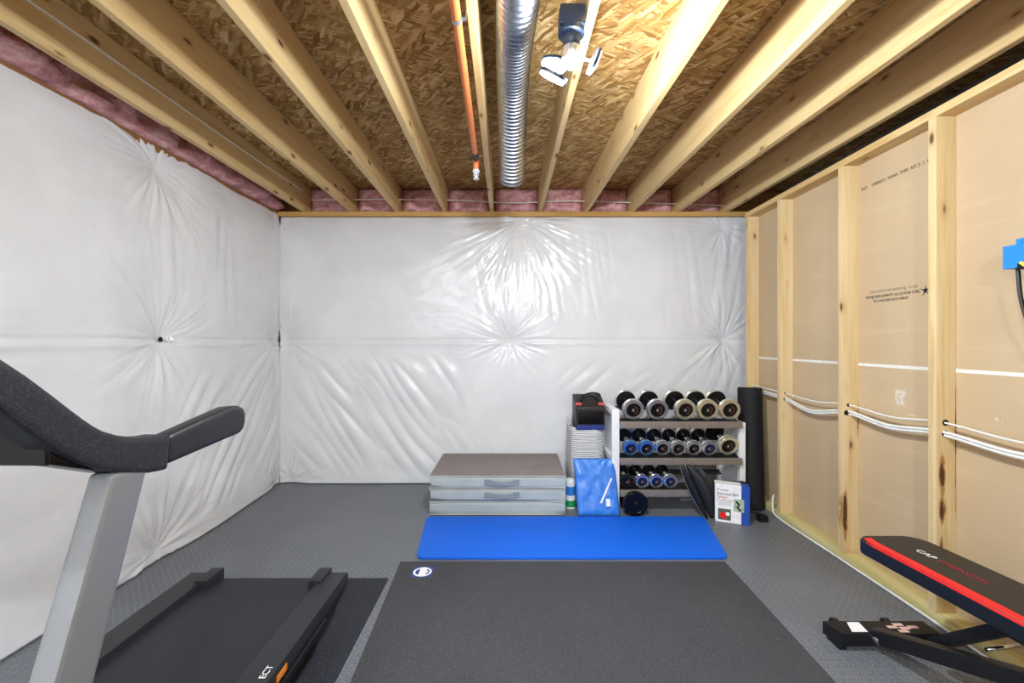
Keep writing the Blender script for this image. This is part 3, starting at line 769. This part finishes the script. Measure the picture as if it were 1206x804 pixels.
# ------------------------------------------------------------------ dumbbell rack
rk = empty('dumbbell_rack', (1.23, 3.3, 0), 'white three-tier dumbbell rack against the back wall', 'rack')
for (xa, xb) in ((.722, .776), (1.660, 1.702)):
    g = MB(); zt_ = .752 if xa < 1 else .655
    g.box(xa, xb, 3.115, 3.155, .03, zt_, bevel=.004)
    g.box(xa, xb, 3.44, 3.48, .03, zt_, bevel=.004)
    g.box(xa, xb, 3.155, 3.44, zt_ - .04, zt_, bevel=.004).box(xa, xb, 3.155, 3.44, .36, .40).box(xa, xb, 3.10, 3.50, .0, .035, bevel=.006)
    g.box(xa + .02, xb - .02, 3.15, 3.445, .06, zt_ - .02)
    g.build('side_frame', M['white'], rk)
SH = [(.664, .045), (.398, .066), (.166, .034)]       # z of the tray at the front, rise to the rear
TI = []
for zt, rise in SH:
    ang = math.atan2(rise, .235); TI.append(ang)
    za, zb = zt - .006, zt - .006 + rise * (.345 / .235)
    sl = (zb - za) / .345
    tr = MB()
    for ya, yb_ in ((3.10, 3.185), (3.375, 3.435)):
        z_a, z_b = za + sl * (ya - 3.10), za + sl * (yb_ - 3.10)
        tr.quadprism([(.776, ya, z_a - .004), (.776, yb_, z_b - .004), (.776, yb_, z_b), (.776, ya, z_a)], (.88, 0, 0))
    tr = tr.build('shelf', M['black'], rk)
    MB().box(.776, 1.662, 3.082, 3.10, zt - .044, zt + .004, bevel=.003).build('front_lip', M['taupe'], tr)
    zr = za + sl * (3.435 - 3.10)
    MB().box(.776, 1.662, 3.432, 3.44, zr - .02, zr + .006).build('rear_lip', M['black'], tr)

# ------------------------------------------------------------------ dumbbells (axis along y, centre at the origin)
def dumbbell(Rr, T, Lh, ring, capm, label, group):
    t = empty('dumbbell', (0, 0, 0), label, 'dumbbell', group)
    for s_ in (-1, 1):
        mt = frame((0, s_ * (T / 2 - Lh), 0), (1, 0, 0), (0, 0, 1)) if s_ < 0 else frame((0, T / 2 - Lh, 0), (-1, 0, 0), (0, 0, 1))
        # local z points outward from the handle
        pr = [(.016, 0), (Rr * .80, 0), (Rr * .97, .004), (Rr, .008), (Rr, Lh * .42), (Rr * .975, Lh * .45), (Rr * .975, Lh * .52), (Rr, Lh * .55), (Rr, Lh - .006), (Rr * .94, Lh), (Rr * .70, Lh), (Rr * .66, Lh - .006)]
        hd = MB().lathe(pr, 36, mt, [1, 1, 0, 0, 0, 0, 0, 0, 0, 0, 0]).build('head', [ring, M['cap']], t)
        MB().lathe([(Rr * .66, Lh - .007), (Rr * .62, Lh - .003), (Rr * .3, Lh - .0025), (0, Lh - .0025)], 28, mt).build('end_cap', capm, hd)
        if s_ < 0:
            e = MB(); q = Lh - .0015
            e.quadprism([mt @ Vector((Rr * x, Rr * y, q)) for x, y in ((-.16, -.1), (.02, -.16), (.08, .1), (-.1, .17))], mt.to_3x3() @ Vector((0, 0, .0005)))
            e.build('emblem', M['greymark'], hd)
            e = MB()
            e.lathe([(Rr * .30, q), (Rr * .36, q + .0005), (Rr * .42, q)], 14, mt)
            vs = [v for v in e.bm.verts if (mt.inverted() @ v.co).x < -Rr * .05]
            bmesh.ops.delete(e.bm, geom=vs, context='VERTS')
            e.build('red_mark', M['redmark'], hd)
    hp = [(.0, -T / 2 + Lh), (.0135, -T / 2 + Lh)]
    n = 8
    for k in range(n + 1):
        y = -T / 2 + Lh + (T - 2 * Lh) * k / n; hp.append((.015 + .004 * math.sin(PI * k / n), y))
    hp += [(0, T / 2 - Lh)]
    MB().lathe(hp, 16, frame((0, 0, 0), (1, 0, 0), (0, 0, -1))).build('handle', M['chrome'], t)
    return t
proto = {}
def place_db(key, args, x, y, z, tilt, label, group):
    if key in proto: o = copy_tree(proto[key])
    else: o = dumbbell(*args, label, group); proto[key] = o
    o.location = (x, y, z); o.rotation_euler = (tilt, 0, 0); o['label'] = label; o['group'] = group
top = [(.884, 'nickel', 'leftmost large dumbbell on the top shelf'), (1.063, 'nickel', 'second large dumbbell from the left on the top shelf'), (1.268, 'cream', 'large dumbbell in the middle of the top shelf, right of the gap'),
       (1.434, 'cream', 'large dumbbell with cream ring, second from right on the top shelf'), (1.596, 'cream', 'rightmost large dumbbell on the top shelf, beside the foam roller')]
def on_shelf(i, Rr, T):
    """centre point of a dumbbell resting on shelf i"""
    zt, rise = SH[i]; a = TI[i]; yf = 3.125
    yc = yf + (T / 2) * math.cos(a) + Rr * math.sin(a) * -0 ; 
    zc = (zt - .006) + math.tan(a) * (yc - 3.10) + Rr / math.cos(a) + .0008
    return yc, zc, a
for x, rg, lab in top:
    yc, zc, a = on_shelf(0, .078, .27)
    place_db('T' + rg, (.078, .27, .050, M[rg], M['cap']), x, yc, zc, a, 'chrome and black ' + lab, 'dumbbells on the top shelf')
mid = [(.862, 'bluering', 'bluecap', .0575, 'blue-tinted dumbbell at the left end of the middle shelf'), (.980, 'bluering', 'cap', .0575, 'second blue-ringed dumbbell on the middle shelf'), (1.098, 'nickel', 'cap', .0575, 'silver dumbbell third from the left on the middle shelf'),
       (1.214, 'nickel', 'cap', .0565, 'silver dumbbell at the centre of the middle shelf'), (1.329, 'nickel', 'cap', .0565, 'silver dumbbell third from right on the middle shelf'), (1.444, 'nickel', 'bluecap', .0565, 'silver dumbbell with plain dark end, beside the big cream one on the middle shelf'),
       (1.583, 'cream', 'cap', .075, 'big cream-ringed dumbbell at the right end of the middle shelf')]
for x, rg, cp, Rr, lab in mid:
    T = .25 if Rr < .07 else .265
    yc, zc, a = on_shelf(1, Rr, T)
    place_db('M' + rg + cp + str(Rr), (Rr, T, .044, M[rg], M[cp]), x, yc, zc, a, lab, 'dumbbells on the middle shelf')
bot = [(.838, 'black', 'cap', 'black dumbbell at the left end of the bottom shelf'), (.948, 'nickel', 'bluecap', 'silver dumbbell second from the left on the bottom shelf'), (1.053, 'nickel', 'bluecap', 'silver dumbbell third from the left on the bottom shelf'), (1.156, 'nickel', 'bluecap', 'silver dumbbell on the bottom shelf, next to the black pads')]
for x, rg, cp, lab in bot:
    yc, zc, a = on_shelf(2, .051, .235)
    place_db('B' + rg + cp, (.051, .235, .040, M[rg], M[cp]), x, yc, zc, a, lab, 'dumbbells on the bottom shelf')
# black dumbbell on the floor under the rack
fd = empty('dumbbell', (.872, 3.13, 0), 'black plate dumbbell on the floor below the left end of the rack', 'dumbbell')
for s_ in (0, 1):
    mt = frame((.872, 3.045 + .13 * s_, .088), (1, 0, 0), (0, 0, 1))
    MB().lathe([(.014, -.014), (.06, -.014), (.065, -.019), (.082, -.019), (.088, -.013), (.088, .013), (.082, .019), (.065, .019), (.06, .014), (.014, .014)], 36, mt).build('plate', M['gloss'], fd)
MB().tube([(.872, 3.012, .088), (.872, 3.21, .088)], .013, 16).build('bar', M['black'], fd)
MB().lathe([(0, -.012), (.016, -.012), (.022, -.006), (.022, .006), (.013, .006)], 16, frame((.872, 3.022, .088), (-1, 0, 0), (0, 0, 1)) @ Matrix.Rotation(0, 4, 'Z')).build('collar', M['gloss'], fd)

# ------------------------------------------------------------------ black pads leaning on the rack
def leaf(bx, by, topx, topy, H_, W, th, name, mat, label, bow, grp='black curved pads leaning on the rack'):
    """long lens-shaped padded shell standing on its tip and leaning"""
    o = empty(name, (bx, by, 0), label, 'pad', grp)
    base = Vector((bx, by, .0)); tip = Vector((topx, topy, H_)); ax = (tip - base).normalized(); side = Vector((.80, -.6, .12)); side = (side - ax * side.dot(ax)).normalized(); nr = ax.cross(side)
    Ln = (tip - base).length; n = 22; outl = []
    g = MB(); rows = []
    nu = 12
    for k in range(n + 1):
        t = k / n; w = W * (math.sin(PI * (t * .94 + .03)) ** .62); c_ = base.lerp(tip, t) + side * bow * math.sin(PI * t)
        row = []
        for j in range(nu):
            a = 2 * PI * j / nu; row.append(g.bm.verts.new(c_ + side * w * .5 * math.cos(a) + nr * th * .5 * math.sin(a) * (math.sin(PI * (t * .9 + .05)) ** .5)))
        rows.append(row); outl.append(c_ + side * w * -.5 + nr * -.002)
    for a_, b_ in zip(rows, rows[1:]):
        for j in range(nu):
            f = g.bm.faces.new((a_[j], a_[(j + 1) % nu], b_[(j + 1) % nu], b_[j])); f.smooth = True
    g.bm.faces.new(rows[0][::-1]); g.bm.faces.new(rows[-1])
    zmin = min(v.co.z for v in g.bm.verts)
    for v in g.bm.verts: v.co.z -= zmin - .001
    g.build('pad_shell', M[mat], o, autosmooth=False)
    MB().tube([p - Vector((0, 0, zmin - .001)) for p in outl], .0035, 6).build('edge_piping', M['greymark'], o)
    return o
leaf(1.360, 2.985, 1.205, 3.055, .355, .055, .035, 'curved_pad', 'black', 'narrow black padded shell leaning on the rack, nearer the dumbbells', .0)
leaf(1.400, 3.0, 1.250, 3.06, .355, .095, .045, 'curved_pad', 'pad2', 'broader black padded shell leaning on the rack beside the narrow one', .03)
q = leaf(1.47, 3.10, 1.335, 3.10, .335, .11, .05, 'mesh_bag', 'meshbag', 'black mesh bag slumped behind the curved pads', .02, None)
q['category'] = 'bag'
tag(MB().box(1.56, 1.65, 3.02, 3.05, .235, .25, bevel=.003).box(1.56, 1.58, 3.02, 3.07, .0, .24).box(1.63, 1.65, 3.02, 3.07, 0, .24).build('small_stand', M['black']), 'low black metal bracket behind the white and blue box', 'stand')

# ------------------------------------------------------------------ exercise ball box
bxp = [Vector((1.402, 2.955, 0)), Vector((1.60, 2.875, 0))]
ex = (bxp[1] - bxp[0]); wB = ex.length; ex.normalize(); ey = Vector((-ex.y, ex.x, 0)); HB = .262
eb2 = empty('product_box', ((bxp[0] + bxp[1]) / 2), 'white and blue exercise ball box standing on the floor by the foam roller', 'box')
def bp(u, d, z): return bxp[0] + ex * u + ey * d + Vector((0, 0, z))
MB().quadprism([bp(0, 0, .001), bp(wB * .76, 0, .001), bp(wB * .76, .085, .001), bp(0, .085, .001)], (0, 0, HB), bevel=.0015, seg=1).build('carton', M['label'], eb2)
MB().quadprism([bp(wB * .76, 0, .001), bp(wB, 0, .001), bp(wB, .085, .001), bp(wB * .76, .085, .001)], (0, 0, HB - .004), bevel=.0015, seg=1).build('blue_side', M['blue'], eb2)
def decal(name, u0, u1, z0, z1, mat, d=-.0006):
    MB().quadprism([bp(u0, d, z0), bp(u1, d, z0), bp(u1, d, z1), bp(u0, d, z1)], ey * .0006).build(name, mat, eb2)
decal('printed_ball_photo', .018, .098, .018, .095, M['photo_dark'])
decal('printed_person_photo', .115, .178, .085, .17, M['photo_pale'])
q = MB(); mt = frame(bp(.052, -.0008, .05), ex, (0, 0, 1))
q.lathe([(0, .0006), (.024, .0006), (.024, 0), (0, 0)], 20, mt); q.build('printed_ball', M['red'], eb2)
q = MB(); q.lathe([(0, .0006), (.013, .0006), (.013, 0), (0, 0)], 14, frame(bp(.078, -.0010, .062), ex, (0, 0, 1))); q.build('printed_ball_white', M['label'], eb2)
q = MB(); q.tube([bp(.13, -.001, .155), bp(.15, -.001, .135), bp(.138, -.001, .115), (bp(.158, -.001, .095))], .006, 6); q.build('printed_figure', M['hole'], eb2)
for s_, z, sz, mt_ in (('Premium', .225, .019, 'ink'), ('Exercise Ball', .198, .026, 'redmark'), ('System', .175, .024, 'red'), ('for conditioning', .155, .015, 'redmark')):
    text('box_lettering', s_, sz, M[mt_], frame(bp(.012, -.0008, z), ex, (0, 0, 1)), eb2, align='LEFT')
for z in (.14, .13, .12): decal('small_print', .015, .10, z, z + .002, M['greymark'])
tag(MB().box(1.70, 1.76, 2.93, 2.98, .0, .045, bevel=.008).tube([(1.63, 3.0, .075), (1.70, 2.97, .055), (1.745, 2.95, .046)], [.012, .01, .004], 8).build('ball_pump', M['black']), 'small black pump piece on the floor right of the ball box', 'pump')

# ------------------------------------------------------------------ foam roller
a, b_ = Vector((1.797, 3.20, .002)), Vector((1.822, 3.28, .90))
ax = (b_ - a).normalized(); sd = ax.cross(Vector((0, 1, 0))).normalized()
fr = tag(MB().lathe([(.03, .006), (.078, .0), (.085, .008), (.085, .89), (.078, .898), (.034, .896), (.03, .86), (0, .86)], 40, frame(a, sd, ax.cross(sd))).build('foam_roller', M['roller'], origin=a), 'tall black foam roller standing upright in the right back corner', 'foam roller')

# ------------------------------------------------------------------ hamper, cooler bag, package, wipes
hm = empty('laundry_hamper', (.6, 3.38, 0), 'white cloth hamper with thin dark stripes beside the rack', 'hamper')
g = MB(); rings = []
for k in range(15):
    t = k / 14; z = .003 + .60 * t; row = []
    for j in range(36):
        an = 2 * PI * j / 36; c_, s2 = math.cos(an), math.sin(an)
        e = .55
        rx = .138 * (1 - .02 * t) + .012 * noise.noise(Vector((c_ * 2, s2 * 2, z * 3))); ry = .145 + .012 * noise.noise(Vector((c_ * 2, s2 * 2, z * 3 + 5)))
        zz = z + (t ** 3) * (.05 * max(0, s2) + .02 * noise.noise(Vector((c_ * 2, s2 * 2, 9))) - .02 * max(0, -s2))
        row.append(g.bm.verts.new((.570 + rx * math.copysign(abs(c_) ** e, c_) - .02 * t * 0, 3.385 + ry * math.copysign(abs(s2) ** e, s2), zz)))
    rings.append(row)
for r1, r2 in zip(rings, rings[1:]):
    for j in range(36):
        f = g.bm.faces.new((r1[j], r1[(j + 1) % 36], r2[(j + 1) % 36], r2[j])); f.smooth = True
g.bm.faces.new(rings[0][::-1])
hb = g.build('cloth_body', M['stripes'], hm, autosmooth=False)
sm = hb.modifiers.new('thickness', 'SOLIDIFY'); sm.thickness = .004; sm.offset = -1
MB().tube([v for v in [(.445, 3.44, .60), (.44, 3.42, .66), (.447, 3.39, .665), (.447, 3.37, .60)]], .004, 6).build('carry_loop', M['white'], hm)
tag(MB().box(.475, .675, 3.29, 3.48, .2, .555, bevel=.04, seg=4).build('folded_towels', M['navy']), 'navy cloth stuffed in the top of the striped hamper', 'cloth')
cb = empty('cooler_bag', (.595, 3.36, .565), 'black zipped bag with red trim resting on top of the striped hamper', 'bag')
prof = [(3.245, .572), (3.245, .745), (3.30, .785), (3.42, .83), (3.45, .82), (3.45, .58)]
MB().quadprism([(.475, y, z) for y, z in prof], (.225, 0, 0), bevel=.014, seg=3).build('bag_body', M['vinylblack'], cb, weld=True)
MB().box(.482, .694, 3.236, 3.25, .574, .612, bevel=.004).build('blue_band', M['navy'], cb)
MB().box(.492, .684, 3.238, 3.247, .622, .718, bevel=.004).build('front_pocket', M['gloss'], cb)
for xa in (.478, .652):
    MB().quadprism([(xa, 3.262, .757), (xa + .045, 3.262, .757), (xa + .045, 3.285, .7735), (xa, 3.285, .7735)], (0, -.004, .006)).build('red_trim', M['trimred'], cb)
MB().tube(bez([(.52, 3.30, .775), (.53, 3.285, .81), (.58, 3.28, .83), (.63, 3.285, .815), (.665, 3.30, .775)], 5), .008, 8).build('top_handle', M['black'], cb)
MB().tube(bez([(.53, 3.40, .80), (.56, 3.35, .83), (.62, 3.35, .845), (.68, 3.38, .83), (.69, 3.42, .795)], 5), .007, 8).build('strap', M['black'], cb)

pk = empty('wrapped_package', (.61, 3.04, 0), 'blue folded cloth in clear plastic leaning against the hamper', 'package')
g = MB(); tl = [(.462, 3.035, .002), (.762, 3.035, .002), (.742, 3.135, .385), (.440, 3.135, .385)]
t = bmesh.new(); nx, nz = 24, 28; fr_, bk_ = [], []
A, B_, C_, D_ = [Vector(p) for p in tl]
for i in range(nx + 1):
    c1_, c2_ = [], []
    for k in range(nz + 1):
        u, v = i / nx, k / nz; p = (A * (1 - u) + B_ * u) * (1 - v) + (D_ * (1 - u) + C_ * u) * v
        e = min(1, 9 * min(u, 1 - u, v, 1 - v)) ** .5
        n = noise.noise(Vector((u * 5, v * 6, 3))) * .006 + abs(noise.noise(Vector((u * 11 + v * 7, v * 4 - u * 3, 8)))) * .010
        c1_.append(g.bm.verts.new(p + Vector((0, -.012 * e - n * e, 0)))); c2_.append(g.bm.verts.new(p + Vector((0, .014 * e + .002, 0))))
    fr_.append(c1_); bk_.append(c2_)
for i in range(nx):
    for k in range(nz):
        f = g.bm.faces.new((fr_[i][k], fr_[i + 1][k], fr_[i + 1][k + 1], fr_[i][k + 1])); f.smooth = True
        f = g.bm.faces.new((bk_[i][k], bk_[i][k + 1], bk_[i + 1][k + 1], bk_[i + 1][k])); f.smooth = True
for k in range(nz):
    g.bm.faces.new((fr_[0][k], fr_[0][k + 1], bk_[0][k + 1], bk_[0][k])); g.bm.faces.new((fr_[nx][k], bk_[nx][k], bk_[nx][k + 1], fr_[nx][k + 1]))
for i in range(nx):
    g.bm.faces.new((fr_[i][0], bk_[i][0], bk_[i + 1][0], fr_[i + 1][0])); g.bm.faces.new((fr_[i][nz], fr_[i + 1][nz], bk_[i + 1][nz], bk_[i][nz]))
g.build('wrapped_cloth', M['bluewrap'], pk, autosmooth=False)
MB().quadprism([(.66, 3.026, .075), (.69, 3.026, .075), (.689, 3.038, .125), (.659, 3.038, .125)], (0, -.002, 0)).build('price_label', M['label'], pk)
MB().quadprism([(.615, 3.030, .10), (.63, 3.030, .095), (.712, 3.068, .262), (.70, 3.068, .262)], (0, -.002, 0)).build('reflective_tape', M['label'], pk)  # shiny streak on the plastic wrap, put in as a white strip

wp = empty('wipes_canister', (.432, 3.205, 0), 'small wipes canister with blue and green label beside the mattress', 'canister')
ct = Matrix.Translation((.428, 3.205, 0))
for nm, z0, z1, r_, mm in (('label_green', .012, .06, .0362, 'green'), ('label_white', .06, .098, .0362, 'label'), ('label_blue', .098, .165, .0362, 'lightblue')):
    MB().lathe([(r_ - .002, z0), (r_, z0), (r_, z1), (r_ - .002, z1)], 28, ct).build(nm, M[mm], wp)
MB().lathe([(0, 0), (.035, 0), (.0352, .005), (.0352, .17), (.034, .178), (0, .178)], 28, ct).build('canister_body', M['label'], wp)
MB().lathe([(.037, .178), (.037, .205), (.033, .212), (.012, .216), (0, .216)], 28, ct).build('lid', M['white'], wp)

# ------------------------------------------------------------------ weight bench
wb = empty('weight_bench', (1.56, 1.2, 0), 'black weight bench with a red stripe along the pad, by the stud wall', 'weight bench')
def pad_outline(inset=0):
    xl, xr, yf, yn = 1.437 + inset, 1.70 - inset, 1.795 - inset, .55 + inset
    out = []
    for cx, cy, r_, a0 in ((xl + .05, yf - .05, .05, 90), (xl + .04, yn + .04, .04, 180), (xr - .04, yn + .04, .04, 270), (xr - .07, yf - .07, .07, 0)):
        for k in range(7):
            an = R(a0 + 90 * k / 6); out.append((cx + r_ * math.cos(an), cy + r_ * math.sin(an)))
    # slight skew: the near end sits further from the camera axis
    return [(x + .045 * (1.795 - y) / .56 * .9, y) for x, y in out]
def slab(z0, z1, inset, name, mat, par, bev):
    P = pad_outline(inset); return MB().quadprism([(x, y, z0) for x, y in P], (0, 0, z1 - z0), bevel=bev, seg=3).build(name, mat, par, weld=True)
pad = slab(.372, .425, 0, 'seat_pad', M['vinylnavy'], wb, .008)
slab(.419, .4315, .004, 'pad_top', M['vinylblack'], pad, .004)
sk = lambda y: .045 * (1.795 - y) / .56 * .9
st_ = MB(); ys_ = [1.765, 1.74, 1.7, 1.5, 1.2, .9, .62]
rr = []
for y in ys_:
    x_ = 1.437 + sk(y) + (.012 if y > 1.75 else .002 if y > 1.72 else 0)
    rr.append([(x_ + .001, y, .416), (x_ - .0015 + .003, y, .427), (x_ + .008, y, .4335), (x_ + .036, y, .4345), (x_ + .036, y, .43), (x_ + .004, y, .416)])
vv = [[st_.bm.verts.new(p) for p in r0] for r0 in rr]
for a_, b2 in zip(vv, vv[1:]):
    for k in range(6): st_.bm.faces.new((a_[k], a_[(k + 1) % 6], b2[(k + 1) % 6], b2[k]))
st_.bm.faces.new(vv[0]); st_.bm.faces.new(vv[-1][::-1])
st_.build('red_stripe', M['red'], pad)
tdir = Vector((.045 * .9 / .56, -1, 0)).normalized()
for s2, mat_, y in (('CAP', 'label', 1.668), ('STRENGTH', 'redmark', 1.590)):
    text('pad_lettering', s2, .036 if s2 == 'CAP' else .031, M['label'] if s2 == 'CAP' else M['redtext'], frame((1.575 + sk(y), y, .4325), tdir, (1, .07, 0)), pad, align='LEFT', sx=1.0)
def bar(p, q, w, h, name, mat, par, bev=.004):
    p, q = Vector(p), Vector(q); d = (q - p); L_ = d.length; d.normalize(); s2 = d.cross(Vector((0, 0, 1))).normalized(); u_ = s2.cross(d)
    c_ = [p + s2 * a * w / 2 + u_ * b2 * h / 2 for a, b2 in ((-1, -1), (1, -1), (1, 1), (-1, 1))]
    return MB().quadprism(c_, d * L_, bevel=bev).build(name, mat, par, weld=True)
ft = MB().quadprism([(1.305, 1.795, .018), (1.328, 1.715, .018), (1.728, 1.715, .018), (1.728, 1.795, .018)], (0, 0, .052), bevel=.004).build('foot_bar', M['black'], wb, weld=True)
for x_ in (1.37, 1.59):
    MB().lathe([(0, -.012), (.02, -.012), (.024, -.008), (.024, .008), (.02, .012), (0, .012)], 20, frame((x_, 1.812, .045), (0, 1, 0), (0, 0, 1)) ).build('wheel', M['black'], wb)
for x_ in (1.32, 1.70): MB().box(x_, x_ + .03, 1.72, 1.79, 0, .02, bevel=.004).build('rubber_foot', M['black'], wb)
MB().quadprism([(1.40, 1.785, .0705), (1.375, 1.725, .0705), (1.44, 1.725, .0705), (1.45, 1.785, .0705)], (0, 0, .0006)).build('white_sticker', M['label'], wb)
q = MB()
for i, (x_, y_) in enumerate(((1.60, 1.77), (1.565, 1.755), (1.61, 1.748), (1.65, 1.755), (1.59, 1.73))):
    q.box(x_ - .02, x_ + .02, y_ - .008, y_ + .008, .0705, .071)
q.build('warning_sticker', M['pinklabel'], wb)
bar((1.475, 1.73, .055), (1.555, 1.20, .262), .052, .052, 'spine', M['black'], wb)
bar((1.555, 1.20, .262), (1.575, .62, .30), .052, .052, 'spine_rear', M['black'], wb)
bar((1.40, .55, .035), (1.78, .55, .035), .06, .06, 'rear_foot_bar', M['black'], wb)
bar((1.575, .62, .30), (1.575, .56, .05), .05, .05, 'rear_post', M['black'], wb)
bar((1.583, 1.60, .112), (1.545, 1.33, .352), .028, .038, 'support_arm', M['black'], wb)
bar((1.545, 1.36, .352), (1.61, .66, .356), .05, .03, 'pad_rail', M['black'], wb)
MB().tube([(1.58, 1.42, .22), (1.70, 1.42, .235)], .006, 8).build('lock_pin', M['chrome'], wb)
MB().lathe([(0, 0), (.013, 0), (.015, .01), (.013, .022), (0, .022)], 16, frame((1.46, 1.714, .05), (1, 0, 0), (0, 0, 1))).build('bolt', M['greymetal'], wb)

# ------------------------------------------------------------------ treadmill
tm = empty('treadmill', (-1.11, 1.2, 0), 'black and grey treadmill on a rubber mat at the left', 'treadmill')
MB().box(-1.372, -.850, .40, 1.925, .155, .180, bevel=.01, seg=3).build('running_belt', M['belt'], tm)
MB().box(-1.40, -.82, .42, 1.80, .085, .150, bevel=.006).build('deck_frame', M['black'], tm)
for s2, xa, xb in ((1, -.857, -.757), (-1, -1.464, -1.364)):
    xo, xi = (xb, xa) if s2 > 0 else (xa, xb)
    rl = MB().quadprism([(xa, .38, .150), (xa, 1.925, .150), (xa, 1.945, .165), (xa, 1.945, .193), (xa, 1.925, .203), (xa, .38, .203)], (xb - xa, 0, 0), bevel=.006).build('side_rail', M['rail'], tm, weld=True)
    MB().quadprism([(xo - s2 * .02, .38, .110), (xo - s2 * .02, 1.80, .110), (xo - s2 * .02, 1.93, .14), (xo - s2 * .02, 1.93, .155), (xo - s2 * .02, .38, .155)], (s2 * .018, 0, 0), bevel=.003).build('side_skirt', M['black'], rl, weld=True)
    a_, b2 = sorted((xi - s2 * .034, xi + s2 * .022))
    MB().box(a_, b2, 1.84, 1.952, .150, .212, bevel=.005).build('end_cap', M['rail'], rl)
    MB().tube([(xo - s2 * .004, .7, .128), (xo - s2 * .004, 1.70, .128)], .017, 14).build('lift_tube', M['gloss'], rl)
    if s2 > 0:
        MB().box(xo - .004, xo + .0025, 1.355, 1.415, .158, .180, bevel=.002).build('amber_reflector', plain('amber', 'E8892A', .2), rl)
        text('rail_lettering', 'ECT', .03, M['label'], frame((-.783, 1.345, .2036), (0, 1, 0), (-1, 0, 0)), rl)
for xa in (-1.38, -.86):
    MB().box(xa, xa + .04, 1.70, 1.78, .006, .09, bevel=.006).build('rear_foot', M['black'], tm)
    MB().box(xa, xa + .04, .30, .42, .006, .12, bevel=.006).build('front_foot', M['black'], tm)
MB().quadprism([(-1.47, -.28, .03), (-1.47, .42, .03), (-1.47, .42, .20), (-1.47, .30, .255), (-1.47, -.10, .27), (-1.47, -.28, .20)], (.72, 0, 0), bevel=.03, seg=4).build('motor_hood', M['plastic'], tm, weld=True)
def P2(x, y, X): d = 500 * abs(X) / (605 - x); return (d, 1.25 - (y - 402) * d / 500)
armtop = [(0, 419.5), (32, 440.5), (62, 463), (85, 481), (99.5, 492), (112, 500.5), (124, 507), (142, 512.4), (162, 514.6), (189, 513), (202, 510.5)]
armbot = [(199, 553), (179, 556.7), (149, 557), (124, 553.7), (99.5, 545.5), (75, 534), (50, 518), (25, 499.5), (0, 479.6)]
for s2, X0 in ((1, -.752), (-1, -1.468)):
    prof = [P2(x, y, .752) for x, y in armtop + armbot]
    # carry the arm on up to the console, outside the view
    prof = [(.50, 1.305), (.56, 1.285)] + [p for p in prof] + [(.56, 1.13), (.50, 1.17)]
    prof2 = prof
    arm = MB().quadprism([(X0, y, z) for y, z in prof2], (-s2 * .062, 0, 0), bevel=.014, seg=4).build('console_arm', M['plastic'], tm, weld=True)
    gp = [(199, 513), (240, 494), (273, 479), (284, 477.5), (289, 480), (291.3, 487), (291, 497), (288.6, 505), (284, 510.5), (240, 529.5), (199, 547.5)]
    pr = [P2(x, y, .756) for x, y in gp]
    MB().quadprism([(X0 - s2 * .005, y, z) for y, z in pr], (-s2 * .045, 0, 0), bevel=.0195, seg=6).build('hand_grip', M['grip'], arm, weld=True)
    # upright: slanted box post
    up = MB()
    xo, xi = X0 - s2 * .004, X0 - s2 * .05
    up.quadprism([(xo, .800, 1.0), (xo, .882, 1.0), (xo, .62, .17), (xo, .53, .17)], (xi - xo, 0, 0), bevel=.012, seg=4)
    up.build('upright', M['silver'], tm, weld=True)
MB().quadprism([(-1.45, .70, 1.044), (-.77, .70, 1.044), (-.77, .70, 1.09), (-.80, .70, 1.108), (-.93, .70, 1.15), (-1.45, .70, 1.15)], (0, .06, 0), bevel=.008, seg=3).build('cross_bar', M['gloss'], tm)
for xa in (-.812, -1.452): MB().quadprism([(xa, .703, 1.046), (xa, .812, .998), (xa, .83, 1.03), (xa, .76, 1.07), (xa, .703, 1.07)], (.044, 0, 0), bevel=.006).build('arm_bracket', M['gloss'], tm, weld=True)
MB().quadprism([(-1.44, .36, 1.10), (-1.44, .52, 1.10), (-1.44, .60, 1.16), (-1.44, .50, 1.36), (-1.44, .40, 1.38)], (.66, 0, 0), bevel=.015, seg=3).build('console', M['gloss'], tm, weld=True)

# ------------------------------------------------------------------ camera
cam = bpy.data.cameras.new('camera'); co = bpy.data.objects.new('camera', cam); COL.objects.link(co)
cam.sensor_fit = 'HORIZONTAL'; cam.sensor_width = 36; cam.lens = 500 / 1206 * 36; cam.clip_start = .05
cam.shift_x = -2 / 1206
co.location = (0, 0, 1.25); co.rotation_euler = (R(90), 0, 0)
SC.camera = co
w = bpy.data.worlds.new('world'); SC.world = w; w.use_nodes = True
w.node_tree.nodes['Background'].inputs[0].default_value = (.8, .85, .9, 1); w.node_tree.nodes['Background'].inputs[1].default_value = .05
SC.view_settings.view_transform = 'Standard'; SC.view_settings.look = 'None'; SC.view_settings.gamma = 1
SC.view_settings.exposure = .6
SC.view_settings.use_curve_mapping = False
SC.cycles.use_denoising = True
SC.cycles.max_bounces = 12; SC.cycles.diffuse_bounces = 8
